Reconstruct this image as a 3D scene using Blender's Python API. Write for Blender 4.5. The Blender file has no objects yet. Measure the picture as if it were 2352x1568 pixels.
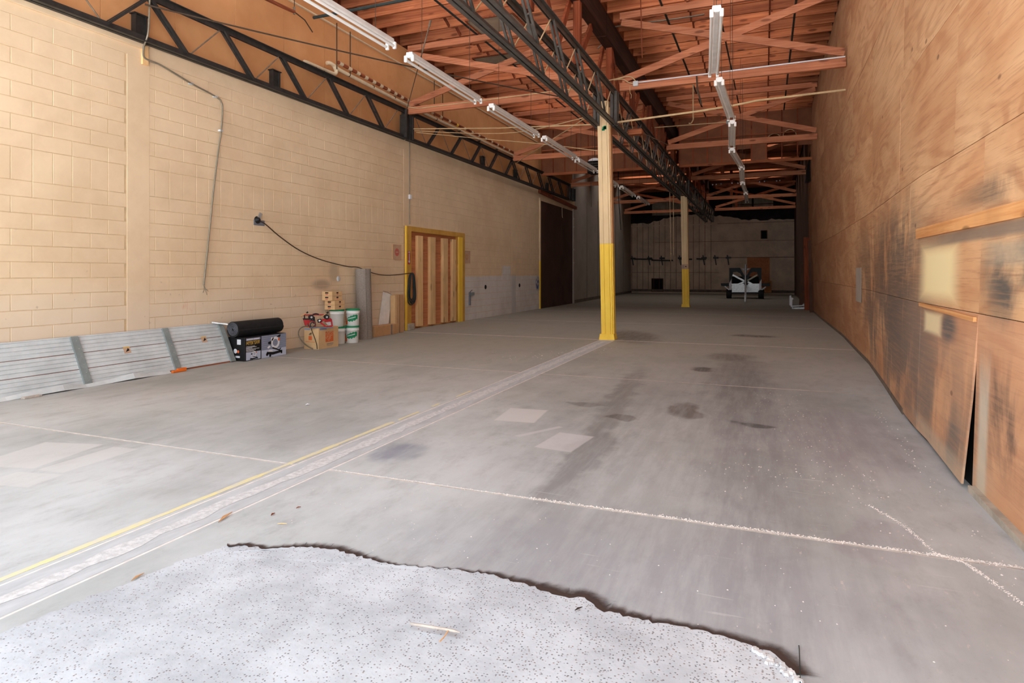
import bpy, bmesh, math, random
from mathutils import Vector, Matrix
random.seed(7)
S = bpy.context.scene
C = S.collection
PI = math.pi

# ------------------------------------------------------------------ camera, world, light, exposure
CAM_H, FOC, PX, HY = 1.5, 1440.0, 1176.0, 626.0
TH = math.atan(579 / FOC)
ct, st = math.cos(TH), math.sin(TH)
cd = bpy.data.cameras.new('camera')
cam = bpy.data.objects.new('camera', cd); C.objects.link(cam)
cam.location = (0, 0, CAM_H); cam.rotation_euler = (PI / 2, 0, TH)
cd.sensor_fit = 'HORIZONTAL'; cd.sensor_width = 36
cd.lens = FOC / 2352 * 36
cd.shift_y = -(784 - HY) / 2352
cd.clip_start = 0.05; cd.clip_end = 300
S.camera = cam

W = bpy.data.worlds.new('overcast_sky'); S.world = W; W.use_nodes = True
bg = W.node_tree.nodes['Background']
bg.inputs['Color'].default_value = (0.84, 0.93, 1.0, 1); bg.inputs['Strength'].default_value = 2.9

def area_light(name, loc, rot, sx, sy, power, col=(1, 1, 1), portal=False):
    l = bpy.data.lights.new(name, 'AREA'); l.shape = 'RECTANGLE'; l.size = sx; l.size_y = sy
    l.energy = power; l.color = col
    o = bpy.data.objects.new(name, l); C.objects.link(o); o.location = loc; o.rotation_euler = rot
    if portal: l.cycles.is_portal = True
    return o
# the open front of the building lets the daylight in
area_light('front_opening_portal', (-3.6, 1.0, 3.8), (PI / 2, 0, 0), 10.6, 7.6, 1, portal=True)
# sun on the yard outside, coming from over the right wall: it never shines into the building, the bright yard does
sl = bpy.data.lights.new('sun', 'SUN'); sl.energy = 42; sl.angle = 0.02; sl.color = (1.0, 0.97, 0.92)
so = bpy.data.objects.new('sun', sl); C.objects.link(so); so.location = (20, -10, 30)
so.rotation_euler = Vector((-0.62, -0.06, -0.78)).to_track_quat('-Z', 'Y').to_euler()
# unseen fill lamps added above the joists to brighten the inside
FILLW = {-6.2: 3.9, -0.9: 3.4}
FILL_SPOTS = [(x, y) for y in (31.5, 35.0, 38.5, 42.0) for x in FILLW]
for sx_, sy_ in FILL_SPOTS:
    sy_ = 1.2 + 0.61 * (round((sy_ - 1.2) / 0.61 - 0.5) + 0.5)
    area_light('added_fill_back', (sx_, sy_, 7.80), (0, 0, 0), FILLW[sx_] - 0.1, 0.52, FILLW[sx_] * 7, (1.0, 0.97, 0.92))
LONG = (8.0, 25.5)      # one long added fill lamp over the middle of each bay, above the joists
for sx_, pw in ((-6.2, 2.9), (-0.9, 3.0)):
    area_light('added_fill_long', (sx_, sum(LONG) / 2, 7.80), (0, 0, 0), FILLW[sx_] - 0.1, LONG[1] - LONG[0] - 0.2, pw * FILLW[sx_] * (LONG[1] - LONG[0]), (1.0, 0.98, 0.95))

S.view_settings.view_transform = 'Standard'; S.view_settings.look = 'None'
S.view_settings.exposure = 0.34; S.view_settings.gamma = 1.0
S.view_settings.use_curve_mapping = False
cy = S.cycles
cy.use_denoising = True; cy.max_bounces = 7; cy.diffuse_bounces = 5; cy.glossy_bounces = 3
cy.transmission_bounces = 4; cy.transparent_max_bounces = 8
cy.caustics_reflective = False; cy.caustics_refractive = False
cy.use_adaptive_sampling = True; cy.adaptive_threshold = 0.03
cy.sample_clamp_indirect = 6

# ------------------------------------------------------------------ pixel (2352 x 1568) -> point on a real plane
def ray(u, v):
    a = (u - PX) / FOC; b = -(v - HY) / FOC
    return Vector((a * ct - st, a * st + ct, b))
def at_z(u, v, z=0.0):
    r = ray(u, v); return r * ((z - CAM_H) / r.z) + Vector((0, 0, CAM_H))
def at_x(u, v, x):
    r = ray(u, v); return r * (x / r.x) + Vector((0, 0, CAM_H))
def at_y(u, v, y):
    r = ray(u, v); return r * (y / r.y) + Vector((0, 0, CAM_H))

# ------------------------------------------------------------------ materials
def lin(c):
    return tuple(((x / 255) / 12.92 if x / 255 <= 0.04045 else ((x / 255 + 0.055) / 1.055) ** 2.4) for x in c) + (1,)

class NT:
    def __init__(s, name):
        s.m = bpy.data.materials.new(name); s.m.use_nodes = True; s.t = s.m.node_tree
        s.b = s.t.nodes['Principled BSDF']; s.out = s.t.nodes['Material Output']
    def n(s, typ, **kw):
        nd = s.t.nodes.new('ShaderNode' + typ)
        for k, v in kw.items():
            if k.startswith('i_'):
                k2 = k[2:]; nd.inputs[int(k2) if k2.isdigit() else k2.replace('_', ' ')].default_value = v
            else: setattr(nd, k, v)
        return nd
    def l(s, a, b): s.t.links.new(a, b)
    def pos(s):
        if not hasattr(s, '_p'): s._p = s.n('NewGeometry').outputs['Position']
        return s._p
    def obj(s):
        if not hasattr(s, '_o'): s._o = s.n('TexCoord').outputs['Object']
        return s._o
    def mapped(s, scale, src=None, off=None):
        m = s.n('Mapping'); m.inputs['Scale'].default_value = scale
        if off: m.inputs['Location'].default_value = off
        s.l(src or s.pos(), m.inputs['Vector']); return m.outputs[0]
    def noise(s, vec, scale=1.0, detail=4, rough=0.6, dist=0.0):
        n = s.n('TexNoise'); n.inputs['Scale'].default_value = scale; n.inputs['Detail'].default_value = detail
        n.inputs['Roughness'].default_value = rough; n.inputs['Distortion'].default_value = dist
        s.l(vec, n.inputs['Vector']); return n.outputs['Fac']
    def ramp(s, fac, lo, hi, a=0.0, b=1.0):
        n = s.n('MapRange', interpolation_type='SMOOTHSTEP'); n.inputs['From Min'].default_value = lo; n.inputs['From Max'].default_value = hi
        n.inputs['To Min'].default_value = a; n.inputs['To Max'].default_value = b
        s.l(fac, n.inputs['Value']); return n.outputs['Result']
    def math(s, op, a, b=None):
        n = s.n('Math', operation=op)
        for i, x in enumerate((a, b)):
            if x is None: continue
            if isinstance(x, (int, float)): n.inputs[i].default_value = x
            else: s.l(x, n.inputs[i])
        return n.outputs[0]
    def mix(s, fac, a, b, mode='MIX'):
        n = s.n('Mix', data_type='RGBA', blend_type=mode)
        for k, x in ((0, fac), (6, a), (7, b)):
            if isinstance(x, (int, float)): n.inputs[k].default_value = x
            elif isinstance(x, tuple): n.inputs[k].default_value = x if len(x) == 4 else x + (1,)
            else: s.l(x, n.inputs[k])
        return n.outputs[2]
    def bump(s, h, strength=0.3, dist=0.01):
        b = s.n('Bump'); b.inputs['Strength'].default_value = strength; b.inputs['Distance'].default_value = dist
        s.l(h, b.inputs['Height']); s.l(b.outputs[0], s.b.inputs['Normal'])
    def xyz(s, vec=None):
        x = s.n('SeparateXYZ'); s.l(vec or s.pos(), x.inputs[0]); return x.outputs
    def fin(s, col, rough=0.8, metal=0.0, spec=0.3):
        if isinstance(col, tuple): s.b.inputs['Base Color'].default_value = col if len(col) == 4 else col + (1,)
        else: s.l(col, s.b.inputs['Base Color'])
        if isinstance(rough, (int, float)): s.b.inputs['Roughness'].default_value = rough
        else: s.l(rough, s.b.inputs['Roughness'])
        s.b.inputs['Metallic'].default_value = metal; s.b.inputs['Specular IOR Level'].default_value = spec
        return s.m
    def blob(s, vec, c, r, rot=0.0, box=False, soft=0.25):
        """mask of a mark on a surface: centre c, half sizes r, turned by rot about z (all in metres)"""
        sub = s.n('VectorMath', operation='SUBTRACT'); s.l(vec, sub.inputs[0]); sub.inputs[1].default_value = c
        v = sub.outputs[0]
        if rot:
            ro = s.n('VectorRotate', rotation_type='Z_AXIS'); s.l(v, ro.inputs['Vector']); ro.inputs['Angle'].default_value = -rot; v = ro.outputs[0]
        sc = s.n('VectorMath', operation='MULTIPLY'); s.l(v, sc.inputs[0]); sc.inputs[1].default_value = tuple(1 / q if q else 0 for q in r)
        if box:
            ab = s.n('VectorMath', operation='ABSOLUTE'); s.l(sc.outputs[0], ab.inputs[0])
            x = s.xyz(ab.outputs[0]); d = s.math('MAXIMUM', s.math('MAXIMUM', x[0], x[1]), x[2])
        else:
            le = s.n('VectorMath', operation='LENGTH'); s.l(sc.outputs[0], le.inputs[0]); d = le.outputs['Value']
        return s.ramp(d, 1 - soft, 1 + soft, 1, 0)

def simple(name, c, rough=0.8, metal=0.0, var=0.25, scale=6.0, bump=0.0, stretch=(1, 1, 1), spec=0.3, c2=None):
    t = NT(name)
    f = t.noise(t.mapped(stretch), scale, 5, 0.65)
    a = lin(c); b = lin(c2) if c2 else tuple(x * (1 - var) for x in a[:3]) + (1,)
    col = t.mix(t.ramp(f, 0.3, 0.7), a, b)
    if bump: t.bump(t.noise(t.mapped(stretch), scale * 6, 4), bump, 0.004)
    return t.fin(col, rough, metal, spec)

def wood(name, c, c2, axis='Y', scale=1.0, rough=0.75, grain=26.0, vary=0.35, knots=True):
    """sawn timber: grain along an axis, knots, and a tone of its own for every piece"""
    t = NT(name)
    oi = t.n('ObjectInfo')
    off = t.n('VectorMath', operation='ADD'); t.l(t.pos(), off.inputs[0])
    sh = t.n('VectorMath', operation='SCALE'); sh.inputs[0].default_value = (7.3, 3.1, 5.7); t.l(oi.outputs['Random'], sh.inputs['Scale']); t.l(sh.outputs[0], off.inputs[1])
    sc = {'X': (0.7, grain, grain), 'Y': (grain, 0.7, grain), 'Z': (grain, grain, 0.7)}[axis]
    v = t.mapped(sc, off.outputs[0])
    f = t.noise(v, scale, 5, 0.6, 0.6)
    col = t.mix(t.ramp(f, 0.32, 0.68), lin(c), lin(c2))
    if knots:
        ks = {'X': (1.6, 5.5, 5.5), 'Y': (5.5, 1.6, 5.5), 'Z': (5.5, 5.5, 1.6)}[axis]
        vo = t.n('TexVoronoi'); vo.inputs['Scale'].default_value = 1.0; t.l(t.mapped(ks, off.outputs[0]), vo.inputs['Vector'])
        k = t.ramp(vo.outputs['Distance'], 0.10, 0.22, 0.75, 0)
        col = t.mix(k, col, tuple(x * 0.35 for x in lin(c2)[:3]) + (1,))
    big = t.ramp(t.noise(t.mapped((1, 1, 1), off.outputs[0]), 1.3, 3), 0.35, 0.75)
    col = t.mix(t.math('MULTIPLY', big, 0.35), col, tuple(x * 0.5 for x in lin(c2)[:3]) + (1,))
    tone = t.n('MapRange'); tone.inputs['To Min'].default_value = 1 - vary; tone.inputs['To Max'].default_value = 1 + vary * 0.6; t.l(oi.outputs['Random'], tone.inputs['Value'])
    hs = t.n('HueSaturation'); t.l(tone.outputs[0], hs.inputs['Value']); t.l(col, hs.inputs['Color'])
    t.bump(f, 0.12, 0.003)
    return t.fin(hs.outputs[0], rough, 0, 0.2)

# ------------------------------------------------------------------ mesh helpers
class MB:
    def __init__(s): s.v = []; s.f = []; s.mi = []; s.m = 0; s.sm = []
    def add(s, vs, fs, smooth=False):
        k = len(s.v); s.v += [Vector(p) for p in vs]
        for f in fs: s.f.append([i + k for i in f]); s.mi.append(s.m); s.sm.append(smooth)
        return s
    def box(s, a, b):
        x0, y0, z0 = (min(a[i], b[i]) for i in range(3)); x1, y1, z1 = (max(a[i], b[i]) for i in range(3))
        return s.add([(x0, y0, z0), (x1, y0, z0), (x1, y1, z0), (x0, y1, z0), (x0, y0, z1), (x1, y0, z1), (x1, y1, z1), (x0, y1, z1)],
                     [(0, 3, 2, 1), (4, 5, 6, 7), (0, 1, 5, 4), (1, 2, 6, 5), (2, 3, 7, 6), (3, 0, 4, 7)])
    def bbox(s, a, b, e=0.01):
        """box with its edges taken off"""
        lo = Vector([min(a[i], b[i]) for i in range(3)]); hi = Vector([max(a[i], b[i]) for i in range(3)])
        bm = bmesh.new(); bmesh.ops.create_cube(bm, size=1.0)
        for q in bm.verts: q.co = Vector([lo[i] + (q.co[i] + 0.5) * (hi[i] - lo[i]) for i in range(3)])
        bmesh.ops.bevel(bm, geom=bm.edges[:], offset=min(e, 0.45 * min(hi - lo)), segments=1, affect='EDGES')
        bm.verts.index_update(); s.add([q.co for q in bm.verts], [[q.index for q in f.verts] for f in bm.faces]); bm.free(); return s
    def bar(s, p, q, w, h, up=(0, 0, 1)):
        """rectangular bar from p to q: w across, h along up"""
        p = Vector(p); q = Vector(q); d = (q - p).normalized(); up = Vector(up)
        r = d.cross(up)
        if r.length < 1e-4: r = d.cross(Vector((1, 0, 0)))
        r.normalize(); u = r.cross(d)
        vs = [e + r * (w / 2 * i) + u * (h / 2 * j) for e in (p, q) for i, j in ((-1, -1), (1, -1), (1, 1), (-1, 1))]
        return s.add(vs, [(3, 2, 1, 0), (4, 5, 6, 7), (0, 1, 5, 4), (1, 2, 6, 5), (2, 3, 7, 6), (3, 0, 4, 7)])
    def tube(s, pts, r, n=8, cap=True, smooth=True):
        pts = [Vector(p) for p in pts]; k = len(pts); rs = r if isinstance(r, (list, tuple)) else [r] * k
        prev = None; vs = []
        for i, p in enumerate(pts):
            d = (pts[min(i + 1, k - 1)] - pts[max(i - 1, 0)]).normalized()
            if prev is None: a = d.orthogonal().normalized()
            else: a = (prev - d * prev.dot(d)); a = a.normalized() if a.length > 1e-5 else d.orthogonal().normalized()
            prev = a; b = d.cross(a)
            vs += [p + (a * math.cos(2 * PI * j / n) + b * math.sin(2 * PI * j / n)) * rs[i] for j in range(n)]
        fs = [(i * n + j, i * n + (j + 1) % n, (i + 1) * n + (j + 1) % n, (i + 1) * n + j) for i in range(k - 1) for j in range(n)]
        s.add(vs, fs, smooth)
        if cap: s.add(vs[:n], [tuple(reversed(range(n)))]); s.add(vs[-n:], [tuple(range(n))])
        return s
    def lathe(s, c, prof, n=24, axis='Z', smooth=True):
        c = Vector(c); vs = []
        for r, h in prof:
            for j in range(n):
                x, y = r * math.cos(2 * PI * j / n), r * math.sin(2 * PI * j / n)
                vs.append(c + {'Z': Vector((x, y, h)), 'Y': Vector((x, h, -y)), 'X': Vector((h, x, y))}[axis])
        m = len(prof)
        s.add(vs, [(i * n + j, i * n + (j + 1) % n, (i + 1) * n + (j + 1) % n, (i + 1) * n + j) for i in range(m - 1) for j in range(n)], smooth)
        s.add(vs[:n], [tuple(reversed(range(n)))]); s.add(vs[-n:], [tuple(range(n))]); return s
    def prism(s, poly, d):
        """polygon (3-D points) pushed along d"""
        a = [Vector(p) for p in poly]; d = Vector(d); n = len(a)
        return s.add(a + [p + d for p in a], [tuple(reversed(range(n))), tuple(range(n, 2 * n))] + [(i, (i + 1) % n, n + (i + 1) % n, n + i) for i in range(n)])
    def mesh(s, name, mats, o=(0, 0, 0)):
        me = bpy.data.meshes.new(name); o = Vector(o)
        me.from_pydata([tuple(p - o) for p in s.v], [], s.f)
        for m in (mats if isinstance(mats, (list, tuple)) else [mats]): me.materials.append(m)
        me.polygons.foreach_set('material_index', s.mi); me.polygons.foreach_set('use_smooth', s.sm)
        bm = bmesh.new(); bm.from_mesh(me); bmesh.ops.recalc_face_normals(bm, faces=bm.faces[:]); bm.to_mesh(me); bm.free()
        me.update(); return me
    def build(s, name, mats, parent=None, origin=None, kind=None):
        if parent is not None: o0 = world_loc(parent)
        elif origin is not None: o0 = Vector(origin)
        elif s.v:
            lo = [min(p[i] for p in s.v) for i in range(3)]; hi = [max(p[i] for p in s.v) for i in range(3)]
            o0 = Vector(((lo[0] + hi[0]) / 2, (lo[1] + hi[1]) / 2, lo[2]))
        ob = bpy.data.objects.new(name, s.mesh(name, mats, o0)); C.objects.link(ob)
        if parent is not None: ob.parent = parent
        else: ob.location = o0
        if kind: ob['kind'] = kind
        return ob

def world_loc(o):
    v = Vector(o.location)
    while o.parent: o = o.parent; v = v + Vector(o.location)
    return v
def tag(o, label, cat, group=None, kind=None):
    o['label'] = label; o['category'] = cat
    if group: o['group'] = group
    if kind: o['kind'] = kind
    return o
def thing(name, label, cat, loc=(0, 0, 0), group=None, kind=None):
    o = bpy.data.objects.new(name, None); C.objects.link(o); o.location = loc; o.empty_display_size = 0.1
    return tag(o, label, cat, group, kind)
def share(name, me, parent, loc=(0, 0, 0), rot=None):
    o = bpy.data.objects.new(name, me); C.objects.link(o); o.parent = parent; o.location = loc
    if rot: o.rotation_euler = rot
    return o
def dup(root, loc, label):
    r = root.copy(); C.objects.link(r); r.location = loc; r['label'] = label
    for ch in list(root.children):
        c = ch.copy(); C.objects.link(c); c.parent = r
        for g in ch.children:
            d = g.copy(); C.objects.link(d); d.parent = c
    return r
def text_obj(name, body, size, loc, rot, m, parent, sx=1.0, ext=0.0006):
    cu = bpy.data.curves.new(name, 'FONT'); cu.body = body; cu.size = size; cu.extrude = ext
    cu.align_x = 'LEFT'; cu.materials.append(m)
    o = bpy.data.objects.new(name, cu); C.objects.link(o); dg = bpy.context.evaluated_depsgraph_get()
    me = bpy.data.meshes.new_from_object(o.evaluated_get(dg)); bpy.data.objects.remove(o)
    if not me.materials: me.materials.append(m)
    o = bpy.data.objects.new(name, me); C.objects.link(o); o.parent = parent; o['kind'] = 'stuff'
    o.location = Vector(loc) - world_loc(parent); o.rotation_euler = rot; o.scale = (sx, 1, 1); return o
def catenary(p, q, sag, n=16):
    p = Vector(p); q = Vector(q); return [p.lerp(q, i / n) - Vector((0, 0, sag * 4 * (i / n) * (1 - i / n))) for i in range(n + 1)]
def smooth_path(pts, n=6):
    pts = [Vector(p) for p in pts]; out = []
    for i in range(len(pts) - 1):
        p0 = pts[max(i - 1, 0)]; p1 = pts[i]; p2 = pts[i + 1]; p3 = pts[min(i + 2, len(pts) - 1)]
        for k in range(n):
            t = k / n; t2 = t * t; t3 = t2 * t
            out.append(0.5 * ((2 * p1) + (p2 - p0) * t + (2 * p0 - 5 * p1 + 4 * p2 - p3) * t2 + (3 * p1 - p0 - 3 * p2 + p3) * t3))
    return out + [pts[-1]]

# ------------------------------------------------------------------ materials of the place
def mat_floor():
    t = NT('old_concrete'); p = t.pos()
    n1 = t.noise(t.mapped((0.55, 0.35, 1)), 1.0, 6, 0.65); n2 = t.noise(t.mapped((5, 2.2, 1)), 1.0, 6, 0.7); n3 = t.noise(p, 45, 3)
    col = t.mix(t.ramp(n1, 0.35, 0.68), lin((197, 199, 200)), lin((164, 166, 165)))
    col = t.mix(t.math('MULTIPLY', t.ramp(n2, 0.45, 0.8), 0.5), col, lin((132, 128, 128)))
    x = t.xyz()
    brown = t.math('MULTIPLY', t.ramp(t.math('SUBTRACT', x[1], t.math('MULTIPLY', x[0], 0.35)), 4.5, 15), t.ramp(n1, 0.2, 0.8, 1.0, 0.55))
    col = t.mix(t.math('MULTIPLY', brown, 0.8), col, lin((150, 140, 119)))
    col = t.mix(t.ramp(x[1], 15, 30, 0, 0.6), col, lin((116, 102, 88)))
    # dirt with a shape of its own: oil stains, tyre tracks, paint patches, dust trodden along the wheel lanes
    wob = t.n('TexNoise'); wob.inputs['Scale'].default_value = 3.0; wob.inputs['Detail'].default_value = 5; t.l(p, wob.inputs['Vector'])
    sub = t.n('VectorMath', operation='SUBTRACT'); t.l(wob.outputs['Color'], sub.inputs[0]); sub.inputs[1].default_value = (0.5, 0.5, 0.5)
    sca = t.n('VectorMath', operation='SCALE'); t.l(sub.outputs[0], sca.inputs[0]); sca.inputs['Scale'].default_value = 0.45
    add = t.n('VectorMath', operation='ADD'); t.l(p, add.inputs[0]); t.l(sca.outputs[0], add.inputs[1]); wp = add.outputs[0]
    fl = t.n('VectorMath', operation='MULTIPLY'); t.l(wp, fl.inputs[0]); fl.inputs[1].default_value = (1, 1, 0); wp = fl.outputs[0]
    f2 = t.n('VectorMath', operation='MULTIPLY'); t.l(p, f2.inputs[0]); f2.inputs[1].default_value = (1, 1, 0); sp = f2.outputs[0]
    streak = t.ramp(t.noise(t.mapped((9, 1.0, 1)), 1.0, 5, 0.7), 0.3, 0.7)
    L = [  # centre, half size, turn, box, softness, colour, strength
        ((-1.38, 5.0), (0.17, 1.15), 0.06, 0, 0.35, (96, 92, 92), 0.6), ((-1.62, 7.8), (0.16, 1.9), 0.09, 0, 0.5, (104, 98, 94), 0.6),
        ((-0.55, 6.0), (1.35, 4.6), 0.0, 0, 0.5, (136, 134, 132), 0.55), ((-0.1, 6.5), (0.32, 3.3), 0.02, 0, 0.6, (112, 108, 112), 0.4), ((-0.6, 3.1), (1.3, 0.6), 0.0, 0, 0.7, (140, 138, 146), 0.5), ((-0.35, 9.6), (0.35, 2.6), 0.0, 0, 0.6, (104, 98, 98), 0.5),
        ((-2.85, 4.5), (0.2, 0.26), 0, 0, 0.5, (110, 114, 132), 0.65), ((-1.33, 6.45), (0.18, 0.13), 0, 0, 0.2, (92, 84, 80), 0.7),
        ((-0.8, 7.05), (0.16, 0.4), 0.2, 0, 0.3, (92, 80, 76), 0.7), ((-0.1, 6.67), (0.2, 0.1), 0, 0, 0.25, (74, 70, 70), 0.75),
        ((-0.86, 10.1), (0.2, 0.22), 0, 0, 0.2, (72, 64, 60), 0.75), ((-0.6, 11.8), (0.34, 0.5), 0, 0, 0.5, (92, 82, 76), 0.6),
        ((-0.2, 15.9), (0.5, 0.28), 0, 0, 0.3, (70, 60, 54), 0.7), ((-1.9, 6.95), (0.22, 0.12), 0, 0, 0.3, (94, 88, 86), 0.6),
        ((0.62, 4.0), (0.22, 0.34), 0, 0, 0.14, (142, 134, 140), 0.35), ((0.72, 6.4), (0.5, 1.2), 0, 0, 0.5, (140, 130, 136), 0.5),
        ((-2.9, 14.8), (0.55, 1.4), 0.3, 0, 0.5, (92, 80, 70), 0.7)]
    for c, r, rot, bx, so, colr, k in L:
        m = t.blob(wp, (c[0], c[1], 0), (r[0], r[1], 0), rot, bool(bx), so)
        col = t.mix(t.math('MULTIPLY', m, t.math('MULTIPLY', t.ramp(streak, 0, 1, 0.6, 1.0), k)), col, lin(colr))
    R = [((-2.37, 6.17), (0.21, 0.3), 0.1, (206, 203, 202), 0.8), ((-1.64, 5.34), (0.17, 0.28), -0.1, (208, 205, 206), 0.55), ((-5.55, 3.35), (0.28, 0.34), 0.25, (208, 206, 204), 0.6),
         ((-5.04, 3.42), (0.13, 0.33), 0.1, (208, 206, 204), 0.55), ((-5.0, 2.9), (0.2, 0.14), 0.2, (208, 206, 204), 0.5), ((-1.97, 5.6), (0.03, 0.28), -0.5, (205, 203, 204), 0.5)]
    for c, r, rot, colr, k in R:
        col = t.mix(t.math('MULTIPLY', t.blob(sp, (c[0], c[1], 0), (r[0], r[1], 0), rot, True, 0.06), k), col, lin(colr))
    # pale powder lying in thin drifts on the right hand lane
    pw = t.math('MULTIPLY', t.ramp(t.noise(t.mapped((16, 5.5, 1)), 1.0, 6, 0.75), 0.6, 0.72), t.blob(sp, (0.4, 6.2, 0), (0.9, 3.6, 0), 0, False, 0.5))
    col = t.mix(t.math('MULTIPLY', pw, 0.7), col, lin((226, 208, 198)))
    sc = t.ramp(t.noise(t.mapped((2.0, 26, 1)), 1.0, 3, 0.5), 0.68, 0.74)
    col = t.mix(t.math('MULTIPLY', sc, 0.25), col, lin((214, 210, 208)))
    col = t.mix(t.math('MULTIPLY', t.ramp(n3, 0.6, 0.75), 0.2), col, lin((120, 118, 118)))
    t.bump(t.mix(0.5, n2, n3), 0.18, 0.004)
    return t.fin(col, 0.72, 0, 0.35)

def mat_block():
    t = NT('painted_block'); x = t.xyz(); p = t.pos()
    n = t.noise(p, 1.1, 5, 0.65); fine = t.noise(p, 90, 3)
    col = t.mix(t.ramp(n, 0.3, 0.7), lin((234, 208, 172)), lin((222, 194, 158)))
    # old dust lightens the courses near the floor
    wobz = t.math('ADD', x[2], t.math('MULTIPLY', n, 0.5))
    col = t.mix(t.ramp(wobz, 0.95, 1.75, 0.6, 0), col, lin((232, 214, 192)))
    sp = t.ramp(t.noise(p, 9, 4, 0.6), 0.66, 0.72)
    low = t.ramp(x[2], 0.6, 2.4, 1, 0)
    col = t.mix(t.math('MULTIPLY', t.math('MULTIPLY', sp, low), 0.35), col, lin((120, 96, 74)))
    # scuffs
    for c, r, k in (((0, 10.75, 1.25), (1, 0.28, 0.1), 0.5), ((0, 11.15, 1.5), (1, 0.16, 0.2), 0.35), ((0, 9.1, 0.6), (1, 0.5, 0.12), 0.15)):
        col = t.mix(t.math('MULTIPLY', t.blob(p, (XL, c[1], c[2]), r, 0, False, 0.5), k), col, lin((120, 108, 98)))
    # white painted dado between the two doorways, with one patch above it
    wn = t.math('MULTIPLY', t.math('SUBTRACT', t.noise(p, 4, 2), 0.5), 0.06)
    edge = t.math('ADD', x[2], wn)
    dado = t.math('MULTIPLY', t.ramp(edge, 1.37, 1.39, 1, 0), t.ramp(x[1], 17.4, 17.45))
    patch = t.blob(p, (XL, 20.95, 1.5), (1, 0.4, 0.24), 0, True, 0.03)
    wh = t.math('MAXIMUM', dado, patch)
    col = t.mix(wh, col, t.mix(t.ramp(n, 0.3, 0.7), lin((226, 220, 214)), lin((206, 198, 190))))
    gv = t.blob(p, (XL, 21.65, 0.7), (1, 0.22, 0.75), 0, True, 0.1)
    col = t.mix(t.math('MULTIPLY', gv, 0.35), col, lin((165, 158, 155)))
    bl = t.math('MULTIPLY', t.blob(p, (XL, 24.35, 1.05), (1, 0.28, 0.27), 0, False, 0.4), t.ramp(t.noise(p, 6, 3), 0.35, 0.6))
    col = t.mix(bl, col, lin((70, 88, 140)))
    og = t.math('MULTIPLY', t.blob(p, (XL, 7.45, 0.93), (1, 0.1, 0.1), 0, False, 0.5), t.ramp(t.noise(t.mapped((1, 9, 2)), 2, 3), 0.45, 0.65))
    col = t.mix(t.math('MULTIPLY', og, 0.7), col, lin((216, 120, 80)))
    t.bump(t.mix(0.4, fine, t.noise(p, 14, 4)), 0.16, 0.004)
    return t.fin(col, 0.75, 0, 0.25)

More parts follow.
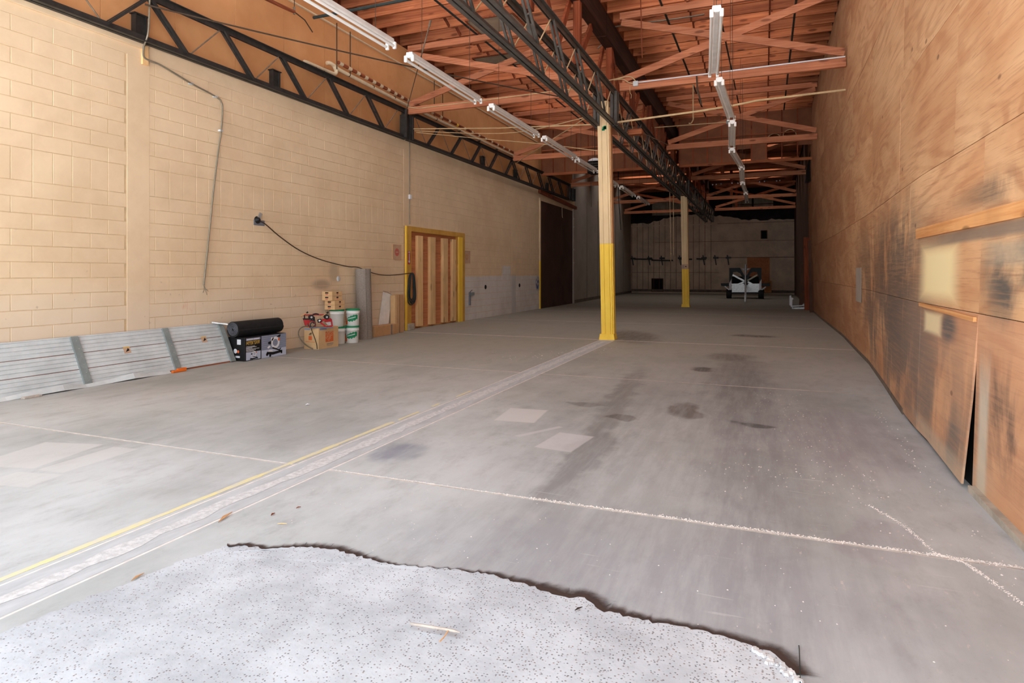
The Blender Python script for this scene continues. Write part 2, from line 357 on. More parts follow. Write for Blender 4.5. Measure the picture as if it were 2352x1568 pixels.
def mat_plywood():
    t = NT('old_plywood'); oi = t.n('ObjectInfo'); p = t.pos()
    off = t.n('VectorMath', operation='ADD'); t.l(p, off.inputs[0])
    sh = t.n('VectorMath', operation='SCALE'); sh.inputs[0].default_value = (3, 11, 7); t.l(oi.outputs['Random'], sh.inputs['Scale']); t.l(sh.outputs[0], off.inputs[1])
    q = off.outputs[0]; x = t.xyz()
    w = t.noise(t.mapped((1, 0.45, 1.5), q), 1.0, 4, 0.55, 0.6)
    # cathedral grain: rings cut through a slowly bending field
    fld = t.noise(t.mapped((1, 0.22, 1.1), q), 1.0, 2, 0.45, 0.3)
    ring = t.math('SINE', t.math('ADD', t.math('MULTIPLY', fld, 85.0), t.math('MULTIPLY', t.noise(t.mapped((1, 1.0, 9), q), 1.0, 3, 0.6), 5.0)))
    ring = t.ramp(ring, -0.2, 1.0)
    fine = t.noise(t.mapped((1, 1.8, 60), q), 1.0, 5, 0.7, 0.4)
    brk = t.ramp(t.noise(t.mapped((1, 0.8, 1.6), q), 1.3, 3), 0.35, 0.65, 0.15, 1)
    col = t.mix(t.ramp(w, 0.3, 0.7), lin((230, 184, 138)), lin((206, 152, 108)))
    col = t.mix(t.math('MULTIPLY', t.math('MULTIPLY', ring, brk), 0.36), col, lin((166, 100, 62)))
    col = t.mix(t.math('MULTIPLY', t.ramp(fine, 0.48, 0.72), 0.45), col, lin((150, 92, 58)))
    # the lowest sheets in front are redder
    low = t.math('MULTIPLY', t.ramp(x[2], 1.21, 1.225, 1, 0), t.ramp(x[1], 7.4, 10, 1, 0.4))
    col = t.mix(t.math('MULTIPLY', low, 0.55), col, lin((200, 144, 112)))
    vo = t.n('TexVoronoi'); vo.inputs['Scale'].default_value = 1.0; t.l(t.mapped((1, 1.5, 3.0), q), vo.inputs['Vector'])
    k = t.ramp(vo.outputs['Distance'], 0.045, 0.085, 0.7, 0)
    col = t.mix(k, col, lin((112, 78, 56)))
    tone = t.n('MapRange'); tone.inputs['To Min'].default_value = 0.9; tone.inputs['To Max'].default_value = 1.06; t.l(oi.outputs['Random'], tone.inputs['Value'])
    hs = t.n('HueSaturation'); t.l(tone.outputs[0], hs.inputs['Value']); t.l(col, hs.inputs['Color']); col = hs.outputs[0]
    # further in the boards are browner and dirtier
    dirty = t.math('MULTIPLY', t.ramp(x[1], 7, 24), t.ramp(w, 0.2, 0.8, 0.75, 1.0))
    col = t.mix(t.math('MULTIPLY', dirty, 0.85), col, lin((128, 80, 54)))
    # soot and grease rubbed on at waist height, cream paint patches, grey overspray
    gr = t.ramp(t.noise(t.mapped((1, 1.25, 0.8)), 1.0, 6, 0.62, 0.5), 0.36, 0.56); gl = t.ramp(t.noise(t.mapped((1, 1.5, 40)), 1.0, 4, 0.7), 0.3, 0.65)
    grime = t.math('MULTIPLY', gr, t.ramp(gl, 0, 1, 0.7, 1))
    for c, r, k_, colr in (((8.4, 1.5), (1.7, 0.75), 0.85, (98, 88, 80)), ((11.0, 1.45), (2.2, 0.8), 0.7, (100, 84, 72)), ((9.0, 0.55), (3.4, 0.6), 0.85, (108, 98, 92)),
                           ((4.6, 1.45), (0.5, 0.28), 1.0, (98, 90, 82)), ((4.6, 0.62), (0.6, 0.32), 1.0, (92, 78, 70)), ((4.4, 2.05), (1.2, 0.1), 0.9, (104, 88, 76)), ((5.9, 0.25), (0.9, 0.22), 0.9, (124, 112, 102)), ((5.95, 1.06), (0.22, 0.12), 1.0, (106, 98, 92)), ((7.0, 0.7), (0.8, 0.5), 0.6, (130, 112, 100))):
        m = t.blob(p, (1.4, c[0], c[1]), (2, r[0], r[1]), 0, False, 0.6)
        col = t.mix(t.math('MULTIPLY', t.math('MULTIPLY', m, grime), k_), col, lin(colr))
    for c, r, k_, colr, sf in (((6.35, 1.50), (0.54, 0.22), 1.0, (246, 222, 168), 0.4), ((6.45, 1.06), (0.27, 0.085), 0.9, (236, 214, 168), 0.35), ((5.04, 0.32), (0.09, 0.5), 0.7, (208, 200, 180), 0.5), ((4.55, 1.62), (0.5, 0.07), 0.5, (170, 160, 140), 0.5), ((6.0, 0.06), (0.9, 0.1), 0.5, (190, 178, 158), 0.6), ((5.1, 1.775), (1.5, 0.045), 0.8, (126, 112, 100), 0.5)):
        m = t.blob(p, (1.4, c[0], c[1]), (2, r[0], r[1]), 0, True, sf)
        col = t.mix(t.math('MULTIPLY', m, k_), col, lin(colr))
    t.bump(t.mix(0.5, fine, ring), 0.12, 0.002)
    return t.fin(col, 0.7, 0, 0.25)

def mat_apron():
    t = NT('exposed_aggregate'); p = t.pos()
    vo = t.n('TexVoronoi'); vo.inputs['Scale'].default_value = 85; t.l(p, vo.inputs['Vector'])
    n1 = t.noise(p, 2.2, 5, 0.65)
    keep = t.xyz(vo.outputs['Color'])
    peb = t.math('MULTIPLY', t.ramp(vo.outputs['Distance'], 0.2, 0.42, 1, 0), t.ramp(t.math('ADD', keep[0], t.ramp(t.xyz()[0], -2.2, 0.3, -0.12, 0.22)), 0.3, 0.8))
    col = t.mix(t.ramp(n1, 0.3, 0.7), lin((196, 199, 204)), lin((166, 168, 173)))
    pcol = t.mix(t.ramp(keep[1], 0.3, 0.7), lin((104, 102, 106)), lin((140, 122, 112)))
    col = t.mix(t.math('MULTIPLY', peb, 0.85), col, pcol)
    t.bump(t.mix(0.5, t.noise(p, 38, 4), peb), 0.5, 0.006)
    return t.fin(col, 0.85, 0, 0.25)

def mat_fibreboard():
    t = NT('brown_fibreboard'); p = t.pos()
    n = t.noise(p, 0.8, 4); dr = t.noise(t.mapped((1, 2.4, 0.12)), 1.0, 4, 0.7)
    col = t.mix(t.ramp(n, 0.3, 0.7), lin((222, 164, 112)), lin((206, 146, 96)))
    col = t.mix(t.math('MULTIPLY', t.ramp(dr, 0.62, 0.75), 0.4), col, lin((232, 192, 146)))
    t.bump(t.noise(p, 120, 2), 0.15, 0.002)
    return t.fin(col, 0.85, 0, 0.15)

XL = -8.64
M = {}
M['floor'] = mat_floor(); M['block'] = mat_block(); M['ply'] = mat_plywood(); M['apron'] = mat_apron(); M['fibre'] = mat_fibreboard()
M['mortar'] = simple('joint_paint', (220, 190, 150), 0.85, var=0.2)
M['dust'] = simple('pale_joint_dust', (236, 226, 218), 0.95, var=0.25, scale=12)
M['strip'] = simple('pale_concrete_patch', (190, 191, 193), 0.85, var=0.18, scale=5, stretch=(3, 0.7, 1), bump=0.2)
M['joist'] = wood('red_joist_timber', (200, 124, 82), (160, 88, 56), 'X', vary=0.4)
M['truss'] = wood('dull_red_truss_timber', (218, 146, 108), (186, 114, 82), 'X', vary=0.2)
M['joist_y'] = wood('red_beam_timber', (160, 88, 56), (116, 60, 40), 'Y', vary=0.3)
M['joist_z'] = wood('red_post_timber', (164, 86, 52), (118, 58, 36), 'Z', vary=0.3)
M['deck'] = wood('roof_boards', (180, 106, 70), (136, 76, 48), 'Y', vary=0.2)
M['beam_dark'] = wood('dark_stained_beam', (78, 46, 34), (48, 30, 24), 'Y', vary=0.2, knots=False)
M['steel_c'] = simple('grey_black_steel', (92, 86, 80), 0.5, 0.0, var=0.4, scale=8, spec=0.4)
M['steel'] = simple('black_painted_steel', (56, 53, 50), 0.55, 0.0, var=0.45, scale=8, spec=0.4)
M['steel_lt'] = simple('worn_steel_rod', (150, 132, 112), 0.5, 0.2, var=0.4, scale=8)
M['pine'] = wood('new_pine', (246, 208, 154), (232, 184, 126), 'Z', vary=0.1)
M['stick'] = simple('weathered_stick', (198, 184, 172), 0.9, var=0.3, scale=20)
M['pine_y'] = wood('new_pine_batten', (230, 172, 114), (208, 140, 84), 'Y', vary=0.15)
M['door_ply'] = wood('reddish_plywood', (216, 144, 100), (190, 118, 78), 'Y', vary=0.08, grain=14, knots=False)
M['yellow'] = simple('yellow_paint', (214, 164, 84), 0.6, var=0.25, scale=3, c2=(200, 150, 66))
M['col_yellow'] = simple('column_yellow_paint', (255, 216, 80), 0.6, var=0.2, scale=4, stretch=(1, 1, 0.3), c2=(246, 200, 70))
M['col_cream'] = simple('column_cream_paint', (244, 214, 166), 0.65, var=0.15, scale=3, stretch=(1, 1, 0.3))
M['white'] = simple('white_enamel', (248, 246, 242), 0.45, var=0.12)
M['tube'] = simple('dead_fluorescent_tube', (246, 244, 240), 0.25, var=0.05)
M['galv'] = simple('galvanised_steel', (216, 220, 220), 0.5, 0.0, var=0.25, scale=3, c2=(196, 200, 200))
M['galv_dk'] = simple('green_grey_steel', (146, 154, 152), 0.5, 0.0, var=0.25, scale=5)
M['conduit'] = simple('grey_conduit', (150, 140, 122), 0.45, 0.4, var=0.25)
M['black'] = simple('black_rubber', (34, 33, 34), 0.7, var=0.3, scale=10)
M['rope'] = simple('pale_rope', (214, 184, 140), 0.8, var=0.2)
M['pvc'] = simple('cream_pvc', (232, 212, 178), 0.4, var=0.15)
M['card'] = simple('corrugated_card', (224, 184, 136), 0.85, var=0.12, scale=5)
M['card_dk'] = simple('brown_card', (206, 158, 112), 0.85, var=0.15, scale=5)
M['carpet'] = simple('grey_felt', (160, 148, 138), 0.95, var=0.3, scale=40, bump=0.5)
M['red'] = simple('red_enamel', (186, 34, 38), 0.4, var=0.2)
M['orange'] = simple('orange_print', (226, 108, 58), 0.7, var=0.08)
M['orange_pl'] = simple('orange_plastic', (240, 120, 40), 0.5, var=0.1)
M['green'] = simple('green_plastic', (34, 140, 92), 0.4, var=0.15)
M['bucket'] = simple('white_plastic', (250, 248, 244), 0.4, var=0.05)
M['ink'] = simple('black_ink', (26, 24, 26), 0.5, var=0.1)
M['gold'] = simple('gold_print', (232, 188, 96), 0.5, var=0.1)
M['paper'] = simple('white_print', (232, 232, 236), 0.6, var=0.04)
M['blue_grey'] = simple('blue_grey_print', (150, 156, 178), 0.5, var=0.15, scale=4)
M['pale_blue'] = simple('pale_blue_print', (196, 202, 222), 0.5, var=0.08)
M['mid_grey'] = simple('grey_print', (120, 122, 130), 0.5, var=0.2)
M['grey_wall'] = simple('grey_painted_boards', (176, 164, 152), 0.85, var=0.15, scale=1.2)
M['back'] = simple('stained_cream_boards', (226, 202, 176), 0.85, var=0.25, scale=1.4)
M['batten'] = simple('dirty_batten', (120, 84, 62), 0.85, var=0.4, scale=3)
M['brown_board'] = simple('dark_brown_boards', (96, 66, 52), 0.85, var=0.3, scale=1.5)
M['dark_door'] = simple('dark_brown_door', (88, 60, 50), 0.6, var=0.4, scale=1.3)
M['hole'] = simple('near_black', (22, 19, 18), 0.95, var=0.3)
M['tarp'] = simple('black_tar_paper', (40, 32, 32), 0.85, var=0.5, scale=2)
M['fiberglass'] = simple('dirty_fibreglass', (168, 158, 140), 0.6, var=0.25, scale=3)
M['curtain_board'] = simple('draft_boards', (142, 92, 66), 0.85, var=0.25, scale=1.6)
M['alu'] = simple('bare_metal', (200, 198, 196), 0.35, 0.5, var=0.3, scale=14)
M['dirt'] = simple('dark_dirt', (58, 48, 44), 0.98, var=0.5, scale=30)
M['chunk'] = simple('broken_concrete', (214, 212, 212), 0.9, var=0.3, scale=25, bump=0.4)
M['paint_line'] = simple('worn_yellow_line', (226, 210, 142), 0.85, var=0.3, scale=9, stretch=(3, 1.0, 1), c2=(204, 200, 188))
M['wire'] = simple('brown_cable', (74, 58, 44), 0.6, var=0.2)
M['wire_dk'] = simple('dark_cable', (52, 60, 58), 0.6, var=0.3)
M['notice'] = simple('faded_notice', (206, 170, 140), 0.8, var=0.1)
M['pink'] = simple('faded_red_print', (206, 110, 96), 0.8, var=0.1)
M['curb'] = simple('curb_concrete', (190, 178, 162), 0.9, var=0.3, scale=6)
M['skirt'] = simple('dirty_skirting', (124, 108, 94), 0.9, var=0.35, scale=5)

# ------------------------------------------------------------------ floor: slabs between dusty joints, patched trench, apron outside
JY = [2.4, 3.91, 8.8, 13.75, 18.65, 23.5, 28.4, 33.3, 38.2, 43.1, 47.4]
fb = MB().box((-9.9, 1.0, -0.2), (2.6, 47.6, -0.002))
floor = fb.build('floor', M['dust'], origin=(0, 0, 0), kind='structure')
tag(floor, 'dusty grey concrete warehouse floor with pale joints between the slabs', 'floor')
for i in range(len(JY) - 1):
    hw_ = [0.012, 0.012, 0.012, 0.03, 0.02, 0.02][min(i, 5)]; hn_ = [0.012, 0.012, 0.03, 0.02, 0.02, 0.02][min(i, 5)]; y0 = JY[i] + hw_ if i else 1.0; y1 = JY[i + 1] - hn_
    for x0, x1 in ((-9.8, -3.41), (-3.07, 2.5)) if i < 3 else ((-9.8, 2.5),):
        MB().bbox((x0, y0, -0.15), (x1, y1, 0.0), 0.004).build('concrete_slab', M['floor'], floor)
for jy, jw in zip(JY[1:], (0.016, 0.02, 0.06, 0.03, 0.03, 0.03, 0.03, 0.03, 0.03)):
    rj = random.Random(int(jy * 10))
    for x0, x1 in ((-8.6, -3.42), (-3.06, 1.62)):
        n_ = 60; up = []; dn = []
        for k in range(n_ + 1):
            x = x0 + (x1 - x0) * k / n_; w_ = jw * rj.uniform(0.5, 1.15); up.append((x, jy + w_ / 2, 0.0016)); dn.append((x, jy - w_ / 2, 0.0016))
        MB().add(up + dn, [(k, k + 1, n_ + 2 + k, n_ + 1 + k) for k in range(n_)]).build('joint_filler', M['dust'], floor)
MB().bbox((-3.395, 1.0, -0.1), (-3.085, 13.6, 0.001), 0.004).build('trench_patch', M['strip'], floor)
sm = MB(); rs = random.Random(21); up = []; dn = []
for k in range(90):
    y = 1.05 + 12.4 * k / 89; up.append((-3.24 + rs.uniform(0.03, 0.075), y, 0.0022)); dn.append((-3.24 - rs.uniform(0.03, 0.075), y, 0.0022))
sm.add(up + dn, [(k, k + 1, 91 + k, 90 + k) for k in range(89)]); sm.build('dust_streak', M['chunk'], floor)
yl = MB()
for k in range(14):
    a = 1.2 + k * 0.3; w = 0.045 + 0.008 * math.sin(k * 2.1)
    yl.box((-3.46 - w / 2, a, 0.0), (-3.46 + w / 2, a + 0.3, 0.0022))
for a, b in ((5.5, 5.9), (6.2, 6.35), (6.8, 7.2)): yl.box((-3.47, a, 0), (-3.44, b, 0.0022))
yl.build('yellow_line', M['paint_line'], floor)['label'] = 'worn yellow painted line along the trench'

def crumbs(path, n, width, r0, r1, seed):
    rnd = random.Random(seed); mb = MB(); path = [Vector(p) for p in path]
    for _ in range(n):
        i = rnd.randrange(len(path) - 1); p = path[i].lerp(path[i + 1], rnd.random()); r = rnd.uniform(r0, r1)
        c = p + Vector((rnd.gauss(0, width), rnd.gauss(0, width), 0)); a = rnd.uniform(0, 6)
        vs = [c + Vector((r * math.cos(a + q) * rnd.uniform(.6, 1.3), r * math.sin(a + q) * rnd.uniform(.6, 1.3), 0.0)) for q in (0, 1.5, 3.1, 4.6)] + [c + Vector((0, 0, r * 0.7))]
        mb.add(vs, [(0, 1, 4), (1, 2, 4), (2, 3, 4), (3, 0, 4)])
    return mb
j = crumbs([(-3.05, 3.915, 0), (-1.5, 3.92, 0)], 260, 0.008, 0.002, 0.006, 1)
j2 = crumbs([(-1.5, 3.92, 0), (1.3, 3.93, 0)], 1500, 0.011, 0.002, 0.006, 2)
CR = [(0.63, 4.61, 0), (0.77, 4.33, 0), (0.85, 3.95, 0), (0.96, 3.89, 0), (1.01, 3.76, 0), (1.09, 3.49, 0), (1.15, 3.2, 0)]
j3 = crumbs(CR, 900, 0.008, 0.002, 0.005, 3)
for q in (j2, j3): j.add(q.v, q.f)
j.build('joint_rubble', M['dust'], floor, kind='stuff')
mb = crumbs([(0.1, 8.5, 0), (0.7, 4.2, 0)], 160, 0.18, 0.002, 0.006, 4)
q = crumbs([(-0.3, 5.0, 0), (0.3, 5.1, 0)], 60, 0.2, 0.002, 0.007, 5); mb.add(q.v, q.f)
q = crumbs([(-2.8, 12.3, 0), (-4.2, 10.0, 0)], 60, 0.2, 0.004, 0.012, 6); mb.add(q.v, q.f)
q = crumbs([(-3.0, 3.3, 0), (1.0, 3.2, 0)], 110, 0.3, 0.0015, 0.005, 8); mb.add(q.v, q.f)
q = crumbs([(1.12, 3.2, 0), (1.12, 8.0, 0)], 90, 0.035, 0.002, 0.008, 9); mb.add(q.v, q.f)
tag(mb.build('debris', M['dust'], kind='stuff'), 'pale crumbs and splinters scattered on the right floor lane', 'debris')

EDGE = [(-9, -3.2), (-3.6, -0.6), (-2.98, 1.3), (-2.94, 1.63), (-2.91, 1.85), (-2.85, 2.13), (-2.8, 2.41), (-2.73, 2.60), (-2.62, 2.65), (-2.47, 2.64), (-2.43, 2.69), (-2.28, 2.75), (-2.16, 2.77), (-1.94, 2.75), (-1.74, 2.74), (-1.48, 2.8), (-1.26, 2.83), (-1.05, 2.8), (-0.85, 2.76), (-0.77, 2.78), (-0.65, 2.71), (-0.44, 2.7), (-0.26, 2.71), (-0.09, 2.69), (0.04, 2.65), (0.10, 2.56), (0.12, 2.40), (0.3, 1.0), (0.6, -3.2)]
rnd = random.Random(11); top = []
for i in range(len(EDGE) - 1):
    a, b = Vector(EDGE[i]), Vector(EDGE[i + 1]); n = max(1, int((b - a).length / 0.02)) if 2 < i < 24 else 1
    d = (b - a).normalized(); nn = Vector((-d.y, d.x))
    for k in range(n): top.append(a.lerp(b, k / n) + nn * (rnd.uniform(-0.012, 0.012) if n > 1 else 0))
top.append(Vector(EDGE[-1]))
def apron_z(p):  # flush with the slab along the left, a broken lip 2 cm proud along the threshold
    return 0.003 + 0.010 * min(1, max(0, (p.x + 2.75) / 0.3))
ap = MB(); n = len(top)
ring = [Vector((p.x, p.y, apron_z(p))) for p in top]
ap.add(ring, [tuple(range(n))])
ap.add(ring + [Vector((v.x, v.y, -0.1)) for v in ring], [(i, i + 1, n + i + 1, n + i) for i in range(n - 1)])
tag(ap.build('apron', M['apron'], origin=(0, 0, 0), kind='structure'), 'rough exposed aggregate concrete apron with a broken edge in front', 'apron')
# the yard outside the opening, out of the picture, carries on as the apron does
tag(MB().box((-60, -80, -0.3), (60, 1.0, -0.012)).build('yard_ground', M['apron'], origin=(0, 0, 0), kind='structure'), 'concrete yard outside the open front of the building', 'ground')
# dark brown strip along the broken lip, fading away from it
dm = NT('threshold_strip'); at = dm.n('Attribute', attribute_name='fade'); at.attribute_type = 'GEOMETRY'
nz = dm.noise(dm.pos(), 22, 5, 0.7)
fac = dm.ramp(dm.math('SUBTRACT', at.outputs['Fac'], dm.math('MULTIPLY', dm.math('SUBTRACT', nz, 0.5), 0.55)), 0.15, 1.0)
dm.l(fac, dm.b.inputs['Alpha']); dm.fin(lin((70, 56, 51)), 0.98, 0, 0.1); M['lip_strip'] = dm.m
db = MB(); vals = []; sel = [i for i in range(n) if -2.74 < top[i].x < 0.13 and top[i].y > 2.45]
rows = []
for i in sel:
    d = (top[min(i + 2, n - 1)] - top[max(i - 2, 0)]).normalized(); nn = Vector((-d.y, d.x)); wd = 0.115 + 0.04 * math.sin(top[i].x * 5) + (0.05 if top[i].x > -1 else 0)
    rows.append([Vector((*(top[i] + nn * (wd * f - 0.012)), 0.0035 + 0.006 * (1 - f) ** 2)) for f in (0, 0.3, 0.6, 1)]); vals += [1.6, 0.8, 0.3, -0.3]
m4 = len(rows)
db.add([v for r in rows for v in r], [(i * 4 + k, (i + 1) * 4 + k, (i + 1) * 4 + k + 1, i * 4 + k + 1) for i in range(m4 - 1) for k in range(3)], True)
do = db.build('dirt', M['lip_strip'], kind='stuff'); tag(do, 'dark strip along the broken edge of the apron', 'dirt')
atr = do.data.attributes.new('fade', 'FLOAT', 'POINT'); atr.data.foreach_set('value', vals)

# ------------------------------------------------------------------ left wall: painted blocks round two doorways
D1 = (14.05, 17.5, 2.72); D2 = (24.58, 29.46, 4.58); WT = 5.0
wl = MB()
for a, b, z0, z1 in ((1.2, D1[0], -0.1, WT), (D1[0], D1[1], D1[2], WT), (D1[1], D2[0], -0.1, WT), (D2[0], D2[1], D2[2], WT), (D2[1], 29.75, -0.1, WT)):
    wl.box((XL - 0.2, a, z0), (XL - 0.0045, b, z1))
wl.box((XL - 0.26, D1[0] - 0.1, -0.1), (XL - 0.2, D2[1] + 0.3, 4.8)); wall_left = wl.build('wall_left', M['mortar'], origin=(XL, 0, 0), kind='structure')  # thin box: unseen backing added behind the doorways to keep outside light out
tag(wall_left, 'cream painted concrete block wall along the left side', 'wall')
PIL = [(6.40, 6.76), (13.98, 14.34), (21.48, 21.82)]
CH = 0.2045
def blockmesh(w, h):
    g = 0.002; e = 0.005; t = 0.007
    x0, x1 = XL - 0.008, XL
    mb = MB(); y = [-w / 2 + g, w / 2 - g]; z = [-h / 2 + g, h / 2 - g]
    a = [(x0 - XL, y[i], z[k]) for i, k in ((0, 0), (1, 0), (1, 1), (0, 1))]
    b = [(0.0, y[i] + e * (1 - 2 * i), z[k] + e * (1 - 2 * k)) for i, k in ((0, 0), (1, 0), (1, 1), (0, 1))]
    mb.add(a + b, [(4, 5, 6, 7), (0, 1, 5, 4), (1, 2, 6, 5), (2, 3, 7, 6), (3, 0, 4, 7)])
    return mb
blocks = []
def spans(y0, y1, z0, z1):
    """what is left of a block once pilasters and doorways are cut out"""
    out = [(y0, y1)]
    cuts = [p for p in PIL] + [(D[0], D[1]) for D in (D1, D2) if z0 < D[2] - 0.09]
    for a, b in cuts:
        o2 = []
        for s0, s1 in out:
            if s1 <= a or s0 >= b: o2.append((s0, s1)); continue
            if s0 < a: o2.append((s0, a))
            if s1 > b: o2.append((b, s1))
        out = o2
    return [q for q in out if q[1] - q[0] > 0.06]
rows_ = []; z = 0.0; r = 0
while z < 4.62:
    if r == 13: rows_.append((z, z + 2 * CH, 'soldier')); z += 2 * CH; r += 2
    else: rows_.append((z, z + CH, 'run')); z += CH; r += 1
for ri, (z0, z1, kd) in enumerate(rows_):
    step = 0.248 if kd == 'soldier' else 0.496
    y = 1.25 - (0.0 if kd == 'soldier' else (0.248 if ri % 2 else 0))
    y += 0.155 - 0.248
    while y < 29.72:
        for s0, s1 in spans(max(y, 1.22), min(y + step, 29.74), z0, z1): blocks.append((s0, s1, z0, z1))
        y += step
def area_seen(b):
    yc = (b[0] + b[1]) / 2; zc = (b[2] + b[3]) / 2
    d = -XL * st + yc * ct; u = PX + FOC * (XL * ct + yc * st) / d; v = HY - FOC * (zc - CAM_H) / d
    if u < -20 or v < -20: return 0
    if yc < 8.0 and zc < 0.62: return 0
    return (b[1] - b[0]) * (b[3] - b[2]) / d ** 3
blocks.sort(key=lambda b: -area_seen(b))
cache = {}
for b in blocks[:296]:
    w, h = round(b[1] - b[0], 3), round(b[3] - b[2], 3)
    if (w, h) not in cache: cache[(w, h)] = blockmesh(w, h).mesh('block', M['block'])
    share('concrete_block', cache[(w, h)], wall_left, (rnd.uniform(-0.0012, 0.0012), (b[0] + b[1]) / 2, (b[2] + b[3]) / 2))
far = MB()
for b in blocks[296:]:
    m_ = blockmesh(b[1] - b[0], b[3] - b[2]); far.add([v + Vector((XL, (b[0] + b[1]) / 2, (b[2] + b[3]) / 2)) for v in m_.v], m_.f)
far.build('distant_blocks', M['block'], wall_left, kind='stuff')
for a, b in PIL:
    top_z = 4.7
    mb = MB()
    zz0 = D1[2] if a > 13 and a < 15 else 0
    mb.bbox((XL - 0.01, a, zz0), (XL + 0.004, b if a < 13 or a > 15 else b, top_z), 0.003); mb.build('pilaster', M['block'], wall_left)
MB().box((XL - 0.01, 1.22, 4.70), (XL + 0.004, 29.74, WT)).build('bond_beam', M['block'], wall_left)
MB().bbox((XL - 0.01, 1.22, 4.84), (XL + 0.045, 6.66, 4.98), 0.004).build('ledge', M['block'], wall_left)
MB().box((XL, 1.22, 4.995), (XL + 0.02, 29.7, 5.005)).build('top_plate', M['steel'], wall_left)

# upper left wall of fibreboard sheets above the blocks
uw = MB().box((XL - 0.3, 1.2, WT), (XL - 0.115, 29.7, 7.8))
wall_up = uw.build('wall_left_upper', M['joist_z'], origin=(XL, 0, WT), kind='structure')
tag(wall_up, 'orange brown fibreboard wall above the block wall on the left', 'wall')
y = 1.2; k = 0
while y < 29.6:
    w_ = 1.22
    MB().bbox((XL - 0.115, y + 0.003, WT + 0.0), (XL - 0.10, min(y + w_, 29.7) - 0.003, 6.9), 0.002).build('fibreboard_sheet', M['fibre'], wall_up); y += w_
y = 1.2
while y < 29.6:
    MB().bbox((XL - 0.115, y, 6.91), (XL - 0.06, min(y + 3.6, 29.7) - 0.006, 7.36), 0.003).build('ledger_board', M['fibre'], wall_up); y += 3.6
MB().box((XL - 0.115, 1.2, 6.885), (XL - 0.055, 29.7, 6.91)).build('ledger_trim', M['pvc'], wall_up)

# far left wall, grey boards, behind the big dark door
p0, p1 = Vector((-8.68, 29.75, 0)), Vector((-9.27, 47.0, 0))
fw = MB(); fw.prism([p0, p1, p1 + Vector((-0.2, 0, 0)), p0 + Vector((-0.2, 0, 0))], (0, 0, 7.8))
wall_fl = fw.build('wall_left_far', M['grey_wall'], origin=(p0.x, p0.y, 0), kind='structure')
tag(wall_fl, 'grey painted wall at the far left behind the dark sliding door', 'wall')
mb = MB()
for f in (0.16, 0.32, 0.48, 0.64, 0.8):
    c = p0.lerp(p1, f); mb.bar(c + Vector((0.004, 0, 0.05)), c + Vector((0.004, 0, 5.6)), 0.03, 0.008, (0, 1, 0))
mb.build('board_joint', M['skirt'], wall_fl)
MB().bar(p0 + Vector((0.02, 0, 0.08)), p1 + Vector((0.02, 0, 0.08)), 0.04, 0.16).build('skirting', M['skirt'], wall_fl)

# ------------------------------------------------------------------ right wall: sheets of plywood, slightly winding
BX = [(1.0, 1.34), (4.3, 1.34), (5.17, 1.34), (7.1, 1.33), (8.46, 1.41), (9.55, 1.48), (11.7, 1.60), (13.7, 1.645), (16.5, 1.72), (22.9, 1.72), (30, 1.76), (47.6, 1.94)]
TX = [(1.0, 1.50), (22, 1.53), (30, 1.66), (47.6, 1.92)]
def interp(t, y):
    for (a, b), (c, d) in zip(t, t[1:]):
        if y <= c: return b + (d - b) * (y - a) / (c - a)
    return t[-1][1]
def rx(y, z):
    f = min(1, max(0, z / 5.5)); return interp(BX, y) * (1 - f) + interp(TX, y) * f
def sheet(y0, y1, z0, z1, th=0.014, proud=0.0, pry=None):
    ys = [y0 + (y1 - y0) * i / 4 for i in range(5)]; zs = [z0, (z0 + z1) / 2, z1]; vs = []; nb = 15
    for side in (0, 1):
        for z_ in zs:
            for y_ in ys:
                x = rx(y_, z_) - proud + side * th
                if pry: x -= pry * max(0, 1 - (y_ - y0) / (0.8 * (y1 - y0))) * max(0, 1 - (z_ - z0) / (z1 - z0)) ** 1.3
                vs.append((x, y_, z_))
    fs = [(r_ * 5 + c, r_ * 5 + c + 1, (r_ + 1) * 5 + c + 1, (r_ + 1) * 5 + c) for r_ in range(2) for c in range(4)]
    fs += [tuple(nb + i for i in reversed(f)) for f in fs]
    edge = [0, 1, 2, 3, 4, 9, 14, 13, 12, 11, 10, 5]
    fs += [(edge[i], nb + edge[i], nb + edge[(i + 1) % 12], edge[(i + 1) % 12]) for i in range(12)]
    return MB().add(vs, fs)
ys = [1.0 + 0.7 * i for i in range(66)] + [47.6]; vs = []; fs = []
for y_ in ys:
    for z_ in (-0.15, 0, 5.5, 7.8): vs.append((rx(y_, z_) + 0.016, y_, z_))
for i in range(len(ys) - 1):
    for k in range(3): fs.append((i * 4 + k, (i + 1) * 4 + k, (i + 1) * 4 + k + 1, i * 4 + k + 1))
wr = MB().add(vs, fs); wr.add([(v[0] + 0.2, v[1], v[2]) for v in vs], fs)
wall_right = wr.build('wall_right', M['hole'], origin=(1.5, 0, 0), kind='structure')
tag(wall_right, 'tall wall of stained plywood sheets along the right side', 'wall')
ROWS = [(0.03, 1.215, 5.22), (1.22, 2.435, 5.22), (2.44, 3.655, 5.98), (3.66, 4.875, 8.33), (4.88, 6.095, 7.1), (6.10, 7.40, 5.98)]
for z0, z1, ph in ROWS:
    y = ph - 2.44 * 2
    while y < 25.6:
        step_ = 1.67 if (z0 < 0.1 and abs(y - 5.22) < 0.01) else 2.44
        a, b = max(y, 1.0), min(y + step_, 25.6)
        if b - a > 0.1:
            pr = 0.065 if (z0 < 0.1 and abs(a - 5.22) < 0.01) else None
            sheet(a + 0.0025, b - 0.0025, z0, z1, proud=0.004 * rnd.random(), pry=pr).build('plywood_sheet', M['ply'], wall_right)
        y += step_
